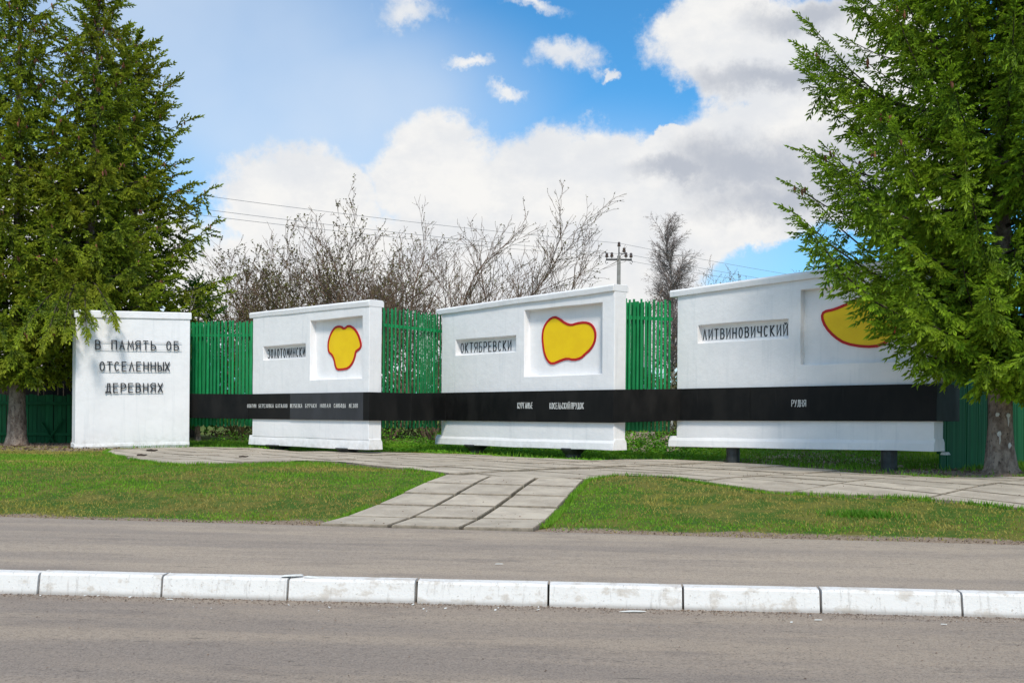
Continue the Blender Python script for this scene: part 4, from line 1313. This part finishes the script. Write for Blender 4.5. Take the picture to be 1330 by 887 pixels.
bare_tree('leafless_tree', -4.4, 36, gb, 'forking leafless tree just left of the second green slat screen', 64, 5, 7.4, .66, BARETW, BUD, .8, .065, 4, 1.2, .06)
bare_tree('leafless_tree', -2.9, 35, gb, 'tallest leafless tree, spreading above the second green slat screen', 65, 6, 8.4, .66, BARETW, BUD, .5, .055, 4, 1.1, .07)
bare_tree('leafless_tree', -1.3, 36.5, gb, 'open leafless tree with wide crossing branches above the middle wall', 66, 5, 7.8, .70, BARETW, BUD, .4, .055, 4, 1.0, .07, bias=(.05, 0))
bare_tree('leafless_tree', 0.6, 36, gb, 'sparse crooked leafless tree reaching right towards the wires', 67, 5, 6.7, .70, BARETW, BUD, .4, .055, 4, .9, .06, bias=(.25, 0))
bare_tree('leafless_tree', -6.9, 31.8, gb, 'low leafless shrub tree with olive young leaves behind the first green slat screen', 68, 5, 4.6, .55, OLIVETW, OLIVELEAF, 1.0, .09, 4, 1.1, .05)
bare_tree('pale_sapling', -9.7, 28.6, gb, 'thin pale dead sapling in front of the spruces behind the lettered block', 69, 2, 4.6, .12, BIRCHT, BUD, .0, .03, 2, .5, .03, cat='sapling', group=None)
bare_tree('birch_tree', 11.9, 75, gb, 'distant birch with drooping bare twigs right of the utility pole', 71, 1, 19.5, .02, BIRCHT, BUD, .0, .05, 3, 2.6, .17, droop=.30, cat='birch tree', group=None, trunk_mat=BIRCHB, tw_r=0.010, kl=.50, wob=.22)
bare_tree('leafless_tree', 16.0, 58, gb, 'distant spreading leafless tree showing above the nearest wall beside the right spruce', 72, 6, 10.0, .75, BARETW, BUD, .3, .08, 4, 1.0, .12, tw_r=0.012)
bare_tree('leafless_tree', 14.3, 60, gb, 'distant low leafless tree showing above the nearest wall left of its taller neighbour', 73, 6, 8.6, .8, BARETW, BUD, .3, .08, 4, .9, .1, tw_r=0.012)
bare_tree('leafless_shrub', 2.6, 27.5, gb, 'tangled leafless shrub whose stems show below the third green slat screen', 74, 9, 2.3, .45, BARETW, BUD, .5, .05, 3, 1.0, .035, cat='shrub', group=None)
bare_tree('leafless_shrub', -2.2, 29.5, gb, 'tangled leafless shrub seen through the second green slat screen', 75, 8, 2.8, .5, BARETW, BUD, .6, .06, 3, 1.1, .04, cat='shrub', group=None)

# ------------------------------------------------------------------ utility pole and wires
up_ = empty('utility_pole', (5.07, 48, 0.4), math.atan2(11.4, 15.8) + R(90) + R(90), label='concrete utility pole with one crossarm and dark insulators', cat='utility pole')
MB().box(-0.11, 0.11, -0.09, 0.09, -0.3, 8.75, 0.03, 0.025).build('pole', POLEC, up_, bevel=0.01)
up_.rotation_euler = (0, 0, 0)
b = MB(); b.tube([(0, 0, 8.5), (0, 0, 9.15)], 0.03, 6); b.build('top_spike', STEEL, up_)
MB().box(-0.62, 0.62, -0.04, 0.04, 8.52, 8.60).build('crossarm', STEEL, up_, bevel=0.004)
for k, (xx, zz, dn) in enumerate(((0, 9.12, 0), (0.34, 8.62, 0), (-0.34, 8.62, 0), (0.58, 8.60, 0), (-0.58, 8.60, 0), (0.25, 8.95, 1))):
    b = MB(); b.lathe([(0.02, 0), (0.02, .06), (0.075, .07), (0.085, .14), (0.05, .17), (0.07, .20), (0.06, .27), (0.02, .29)], 10)
    o = b.build('insulator', PORC, up_); o.location = (xx, 0, zz if k != 5 else 8.85)
    if k == 5:
        b = MB(); b.tube([(0, 0, 8.9), (0.12, 0, 8.84), (.25, 0, 8.86)], 0.014, 5); b.build('hook', STEEL, up_)
for k, xx in enumerate((0.58, -0.58)):
    b = MB(); b.tube([(xx, 0, 8.6), (xx * 1.12, 0, 8.45), (xx * 1.05, 0, 8.36), (xx * .9, 0, 8.42)], 0.018, 5); b.build('hook', STEEL, up_)
lines = [((5.07, 48, 9.75), 'highest wire, fixed on the top of the utility pole', 0.0), ((4.50, 48.3, 9.15), 'lower wire fixed on the left insulator of the pole crossarm', 0.0), ((5.55, 47.7, 9.15), 'lower wire fixed on the right insulator of the pole crossarm', 0.0)]
for (p, lab, _) in lines:
    P0 = Vector(p); pts = []
    Dl = Vector((15.8, 11.5, 0)).normalized()
    for s_, e_ in ((-42, 0), (0, 42)):
        for i in range(15):
            t = i / 14; s = s_ + (e_ - s_) * t
            if pts and i == 0: continue
            pts.append(P0 + Dl * s + Vector((0, 0, -0.45 * 4 * t * (1 - t))))
    b = MB(); b.tube(pts, 0.008, 4); o = b.build('power_line', WIREM); tag(o, lab, 'wire', 'overhead wires')
for (xx, yy) in ((5.07 - 42 * .8085, 48 - 42 * .5885), (5.07 + 42 * .8085, 48 + 42 * .5885)):
    pass

# ------------------------------------------------------------------ rough ground, weeds, litter, grass
def blades(name, n, xr, yr, keep, mat, h=(.03, .06), wd=.006, seed=1, z=None, label=None, cat=None, tintn=0.9, lean=.5):
    r_ = np.random.RandomState(seed)
    X = r_.uniform(*xr, n); Y = r_.uniform(*yr, n); k = keep(X, Y, r_); X, Y = X[k], Y[k]; n = len(X)
    Z = zground(X, Y) - 0.004
    H = r_.uniform(*h, n) * (0.6 + 0.8 * vnoise(X, Y, 0.6, seed + 3)); A = r_.uniform(0, 2 * np.pi, n)
    ux, uy = np.cos(A), np.sin(A); lx = r_.uniform(-lean, lean, n) * H; ly = r_.uniform(-lean, lean, n) * H
    V = np.empty((n, 3, 3)); V[:, 0] = np.stack([X - ux * wd, Y - uy * wd, Z], -1); V[:, 1] = np.stack([X + ux * wd, Y + uy * wd, Z], -1); V[:, 2] = np.stack([X + lx, Y + ly, Z + H], -1)
    T = np.clip(0.5 * vnoise(X, Y, tintn, seed + 9) + r_.uniform(0, .6, n), 0, 1)
    o = link(name, tri_mesh(name, V.reshape(-1, 3), 3, np.repeat(T, 3)), mat)
    return tag(o, label, cat, None, 'stuff')


def lawn_area(X, Y):
    E = 11.0 - 0.172 * np.clip(X, -14, 9)
    back = np.where(X < -8.7, 25.3, np.where(X < 0, 24, 16.3))
    return (Y > E + 0.05) & (Y < back) & ~inside_np(PLAZA, X, Y) & ~inside_np(PATHP, X, Y) & (X < 9.5)


def dryness(X, Y):
    left = 0.30 * vnoise(X, Y, 1.5, 70) + 0.45 * vnoise(X, Y * 2.2, 1.8, 71)
    d = np.where(X < 0, left + 0.18 * np.exp(-((Y - 12.2 + .17 * X) / .9) ** 2) + .28 * np.exp(-((Y - 22.5) / 2.0) ** 2), left + 0.52 * np.clip((X - 1.2) / 1.6, 0, 1) * np.clip((Y - 11.5) / 1.0, .3, 1))
    return np.clip(d * 3.4 - .88, 0, 1)


view = lambda X, Y: (np.abs(X) < Y * .60 + 1.0)
blades('lawn_grass', 420000, (-16, 9.5), (9.5, 25.3), lambda X, Y, r_: lawn_area(X, Y) & view(X, Y) & (r_.rand(len(X)) > bare_mask(X, Y) * 1.1) & (r_.rand(len(X)) > dryness(X, Y) * 1.0) & (r_.rand(len(X)) < np.clip(18 / Y, .5, 1.3)), GRASSM, (.016, .036), .0085, 81, label='short green turf on both sides of the slab path', cat='grass')
blades('dry_grass', 260000, (-16, 9.5), (9.5, 25.3), lambda X, Y, r_: lawn_area(X, Y) & view(X, Y) & (r_.rand(len(X)) > bare_mask(X, Y) * .8) & (r_.rand(len(X)) < 0.08 + dryness(X, Y) * .85), DRYGRASS, (.018, .040), .007, 82, label='yellowed and mossy patches of turf among the green', cat='dry grass', lean=.9)


def wline(X): return np.where(X < -3.2, 25.6 - .94 * (X + 6.74), np.where(X < 2.3, 24.6 - 1.07 * (X + 1.89), 21.2 - 1.06 * (X - 3.31)))


def rim(X, Y):
    d = np.minimum(dist_poly(PLAZA, X, Y), dist_poly(PATHP, X, Y))
    ins = inside_np(PLAZA, X, Y) | inside_np(PATHP, X, Y)
    return np.where(ins, d < .025, d < .09) & (Y < np.where(X < -3, 23, 16.5)) & (Y > 11.0 - .172 * X + .1) & ~(inside_np([(-1.0, 15.0), (1.0, 14.5), (1.2, 15.3), (-1.0, 16.0)], X, Y))


blades('rim_grass', 900000, (-10, 9.5), (9.5, 23.5), lambda X, Y, r_: rim(X, Y) & view(X, Y) & (vnoise(X, Y, .35, 61) + .3 * r_.rand(len(X)) > .42), GRASSM, (.035, .075), .008, 84, label='longer grass creeping over the rims of the slab paving', cat='grass')


def behind(X, Y):
    return (Y > 16.5) & (Y < 30) & ~inside_np(PLAZA, X, Y) & view(X, Y) & (X > -9.5) & (X < 11.5) & (Y > 24.8 - 1.05 * np.clip(X + 3, 0, 20)) & (Y > 16)


blades('rough_grass', 130000, (-9.5, 11.5), (16, 30), lambda X, Y, r_: behind(X, Y) & (r_.rand(len(X)) < np.where(Y > wline(X) + .5, 1, .25)) & (r_.rand(len(X)) > bare_mask(X, Y) * .9), GRASSM, (.06, .13), .010, 83, label='rougher grass on the ground behind the raised walls', cat='grass')


def leafy(name, n, xr, yr, keep, mat, size, zr, seed, label, cat, hmod=None):
    r_ = np.random.RandomState(seed); X = r_.uniform(*xr, n); Y = r_.uniform(*yr, n); k = keep(X, Y, r_); X, Y = X[k], Y[k]; n = len(X)
    hh = hmod(X, Y) if hmod is not None else np.ones(n)
    Z = zground(X, Y) + r_.uniform(*zr, n) * hh
    a = r_.normal(size=(n, 3)) * np.array([1, 1, .5]); a = norm(a); b = norm(np.cross(a, r_.normal(size=(n, 3)))); s_ = r_.uniform(*size, n)[:, None]
    C = np.stack([X, Y, Z], -1)
    V = np.stack([C - a * s_, C + b * s_ * .55, C + a * s_, C - b * s_ * .55], 1)
    o = link(name, tri_mesh(name, V.reshape(-1, 3), 4, np.repeat(r_.rand(n) * (0.4 + .6 * vnoise(X, Y, .5, seed)), 4)), mat)
    return tag(o, label, cat, None, 'stuff')


wm = lambda X, Y: np.clip(vnoise(X, Y, .9, 90) * 1.6 - .35, 0.05, 1.1)
def weedh(X, Y):
    line = np.where(X < -3.2, 25.6 - .94 * (X + 6.74), np.where(X < 2.3, 24.6 - 1.07 * (X + 1.89), 21.2 - 1.06 * (X - 3.31)))
    return wm(X, Y) * np.where(Y > line + 1.0, 1.9, .22)
leafy('weeds', 95000, (-9, 8), (20, 30), lambda X, Y, r_: behind(X, Y) & (r_.rand(len(X)) < wm(X, Y) * np.where(X > 4.2, .25, 1) * np.where(X < -6.5, .35, 1)), WEED, (.018, .040), (0.0, .30), 91, 'bright green leafy weeds growing behind and under the raised walls', 'weeds', weedh)
leafy('leaf_litter', 26000, (-14, 12), (12, 30), lambda X, Y, r_: ((behind(X, Y) & (X > -3)) | ((X < -9) & (Y > 22.6) & (Y < 28))) & (r_.rand(len(X)) < bare_mask(X, Y) + .08), LITTER, (.02, .05), (0.0, .03), 92, 'brown dead leaves and cone scales scattered on bare earth', 'leaf litter')
# fine grit and crumbs along the pavement edge
leafy('grit', 16000, (-9, 7), (9.8, 13), lambda X, Y, r_: (r_.rand(len(X)) < np.exp(-((Y - (11.0 - .172 * X) - .15) / .22) ** 2)), LITTER, (.006, .016), (0.0, .012), 93, 'fine soil crumbs and grit along the far pavement edge', 'grit')

zfoot = lambda X, Y: np.zeros_like(X) + .002
for nm, n_, seed_, ymin, ymax, sz, mt, lb in (('gutter_grit', 3600, 94, .01, .22, (.002, .006), LITTER, 'fine sand and crumbs gathered in the gutter along the white kerb'), ('road_grit', 500, 97, .2, 3.2, (.002, .0055), LITTER, 'scattered specks and small stones on the road surface'), ('white_flakes', 70, 98, .01, .4, (.003, .010), CHIP, 'tiny flakes of whitewash shed below the kerb')):
    r_ = np.random.RandomState(seed_); X = r_.uniform(-5, 5, n_); q = r_.rand(n_) ** 2.0; Y = 7.585 - .0862 * X - (ymin + (ymax - ymin) * q)
    a_ = r_.uniform(0, 6.28, n_); s_ = r_.uniform(*sz, n_); Z = np.interp(7.585 - .0862 * X - Y, [0, .5, 3.5], [0.001, .005, .051]) + .002
    P4 = []
    for k in range(4):
        P4.append(np.stack([X + s_ * np.cos(a_ + k * 1.571) * (1 if k % 2 else 1.7), Y + s_ * np.sin(a_ + k * 1.571) * (1 if k % 2 else 1.7), Z + s_ * (.9 if k in (0, 1) else .1)], -1))
    tag(link(nm, tri_mesh(nm, np.stack(P4, 1).reshape(-1, 3), 4, np.repeat(r_.rand(n_), 4)), mt), lb, 'grit', None, 'stuff')
leafy('path_litter', 1300, (-8, 9), (11, 24), lambda X, Y, r_: (inside_np(PLAZA, X, Y) | inside_np(PATHP, X, Y)), LITTER, (.006, .015), (0.065, 0.075), 99, 'small dead needles and scraps lying on the slabs', 'leaf litter')
# rubble heap seen under the third wall and through the gap
rub = empty('rubble_heap', (5.5, 26.3, 0.45), 0, label='low heap of pinkish broken stones seen under the nearest raised wall', cat='rubble')
rq = random.Random(55)
for i in range(170):
    x = rq.uniform(-3.2, 5.5); y = rq.gauss(0, .45); env = max(0.05, 1 - abs(y) / 1.0) * 0.62
    s_ = rq.uniform(.07, .17); b = MB(); b.box(-s_, s_, -s_ * .8, s_ * .8, -s_ * .6, s_ * .6, s_ * .25, s_ * .25)
    b.v = [(v[0] + rq.uniform(-.3, .3) * s_, v[1] + rq.uniform(-.3, .3) * s_, v[2] + rq.uniform(-.3, .3) * s_) for v in b.v]
    o = b.build('stone', STONE, rub); o.location = (x, y, env * rq.uniform(.2, 1) + .02); o.rotation_euler = (rq.uniform(0, 3), rq.uniform(0, 3), rq.uniform(0, 3))

# thicket far behind, closing the view under the trees
def thicket(name, n, xr, yr, zr, mat, size, seed, label, cat):
    r_ = np.random.RandomState(seed); X = r_.uniform(*xr, n); Y = r_.uniform(*yr, n)
    top = zr * (0.45 + 0.75 * vnoise(X, Y, 1.6, seed)); Z = 0.45 + top * r_.rand(n) ** 1.3
    a = norm(r_.normal(size=(n, 3)) * np.array([.6, .6, 1])); b = norm(np.cross(a, r_.normal(size=(n, 3)))); s_ = r_.uniform(*size, n)[:, None]; C = np.stack([X, Y, Z], -1)
    V = np.stack([C - a * s_, C + b * s_ * .30, C + a * s_, C - b * s_ * .30], 1)
    o = link(name, tri_mesh(name, V.reshape(-1, 3), 4, np.repeat(r_.rand(n), 4)), mat); return tag(o, label, cat, None, 'stuff')


BRUSH = mat_leaf('dry_brush', (0.07, 0.055, 0.035), (0.14, 0.115, 0.05), (0.075, 0.09, 0.03), .5, .9, .1)
thicket('thicket', 30000, (-12, 16), (38, 43), 3.4, BRUSH, (.05, .14), 95, 'brownish thicket closing the view behind the leafless trees', 'thicket')
thicket('far_wood', 30000, (-160, 160), (150, 170), 10, BRUSH, (.5, 1.1), 96, 'dim far wood along the horizon', 'wood')

# one darker tussock standing out of the right lawn
r_ = np.random.RandomState(5); n = 420
X = 4.25 + r_.normal(0, .22, n); Y = 12.05 - .17 * (X - 4.25) + r_.normal(0, .07, n); Z = zground(X, Y) - .005; Hh = r_.uniform(.06, .12, n); A_ = r_.uniform(0, 6.28, n)
V = np.empty((n, 3, 3)); V[:, 0] = np.stack([X - np.cos(A_) * .008, Y - np.sin(A_) * .008, Z], -1); V[:, 1] = np.stack([X + np.cos(A_) * .008, Y + np.sin(A_) * .008, Z], -1)
V[:, 2] = np.stack([X + r_.uniform(-.06, .06, n), Y + r_.uniform(-.05, .05, n), Z + Hh], -1)
tag(link('grass_tussock', tri_mesh('grass_tussock', V.reshape(-1, 3), 3, np.full(n * 3, .05)), GRASSM), 'darker green tussock near the front edge of the right lawn', 'grass tussock')
# ------------------------------------------------------------------ small loose things
def stick(x, y, l, r_, rz, lab, z=None, cat='stick', mat=LIMB):
    b = MB(); b.tube([(-l / 2, 0, 0), (-l * .1, r_ * 1.5, r_ * .3), (l * .2, -r_, 0), (l / 2, 0, r_ * .6)], [r_, r_ * 1.3, r_ * 1.1, r_ * .6], 6)
    o = b.build('stick', mat); o.location = (x, y, (hg(x, y) + .055) if z is None else z); o.rotation_euler = (0, 0, rz); tag(o, lab, cat, None)


stick(-7.35, 19.9, .20, .018, .1, 'dark stick lying on the slabs nearest the lawn edge, left of centre')
stick(-8.05, 22.4, .26, .022, -.05, 'dark branch stub lying on slabs in front of the lettered block')
stick(-5.3, 19.8, .18, .013, .3, 'short brown twig on the slabs before the farthest raised wall')
for i, (x, y, s_, lab) in enumerate(((0.9, 7.36, .10, 'long smear-like white paint chip at the kerb foot right of centre'), (2.18, 7.10, .03, 'small white chip at the kerb foot before the block right of centre'), (3.02, 6.98, .028, 'small white chip at the kerb foot farthest right'), (-2.62, 7.70, .03, 'small white chip at the kerb foot left of centre'), (-.1, 8.6, .035, 'white scrap lying out on the pavement near centre'))):
    b = MB(); pts = []
    rr2 = random.Random(i + 5)
    nn = 7
    for q in range(nn):
        an = 2 * math.pi * q / nn; pts.append((s_ * math.cos(an) * rr2.uniform(.7, 1.2), s_ * .25 * math.sin(an) * rr2.uniform(.6, 1.3)))
    b.v = [(p[0], p[1], 0) for p in pts] + [(p[0] * .9, p[1] * .9, .004) for p in pts]
    b.f = [tuple(range(nn, 2 * nn))] + [(q, (q + 1) % nn, nn + (q + 1) % nn, nn + q) for q in range(nn)]
    o = b.build('paint_chip', CHIP); o.location = (x, y, .010 if i < 4 else .168); o.rotation_euler = (0, 0, rr2.uniform(-.2, .2)); tag(o, lab, 'paint chip', 'white chips on the asphalt')
for i, (x, y, s_, lab) in enumerate(((9.25, 17.4, .14, 'pale brown stone on the bare earth just right of the right trunk'), (7.35, 18.9, .09, 'small stone at the foot of the green picket fence'))):
    b = MB(); b.lathe([(s_ * .3, 0), (s_, s_ * .15), (s_ * .95, s_ * .6), (s_ * .55, s_ * 1.0), (s_ * .1, s_ * 1.1)], 8)
    b.v = [(v[0] * random.uniform(.85, 1.15), v[1] * random.uniform(.85, 1.1), v[2]) for v in b.v]
    o = b.build('stone', STONE, smooth=False, bevel=.01); o.location = (x, y, hg(x, y) - .02); tag(o, lab, 'stone', 'stones by the right spruce')
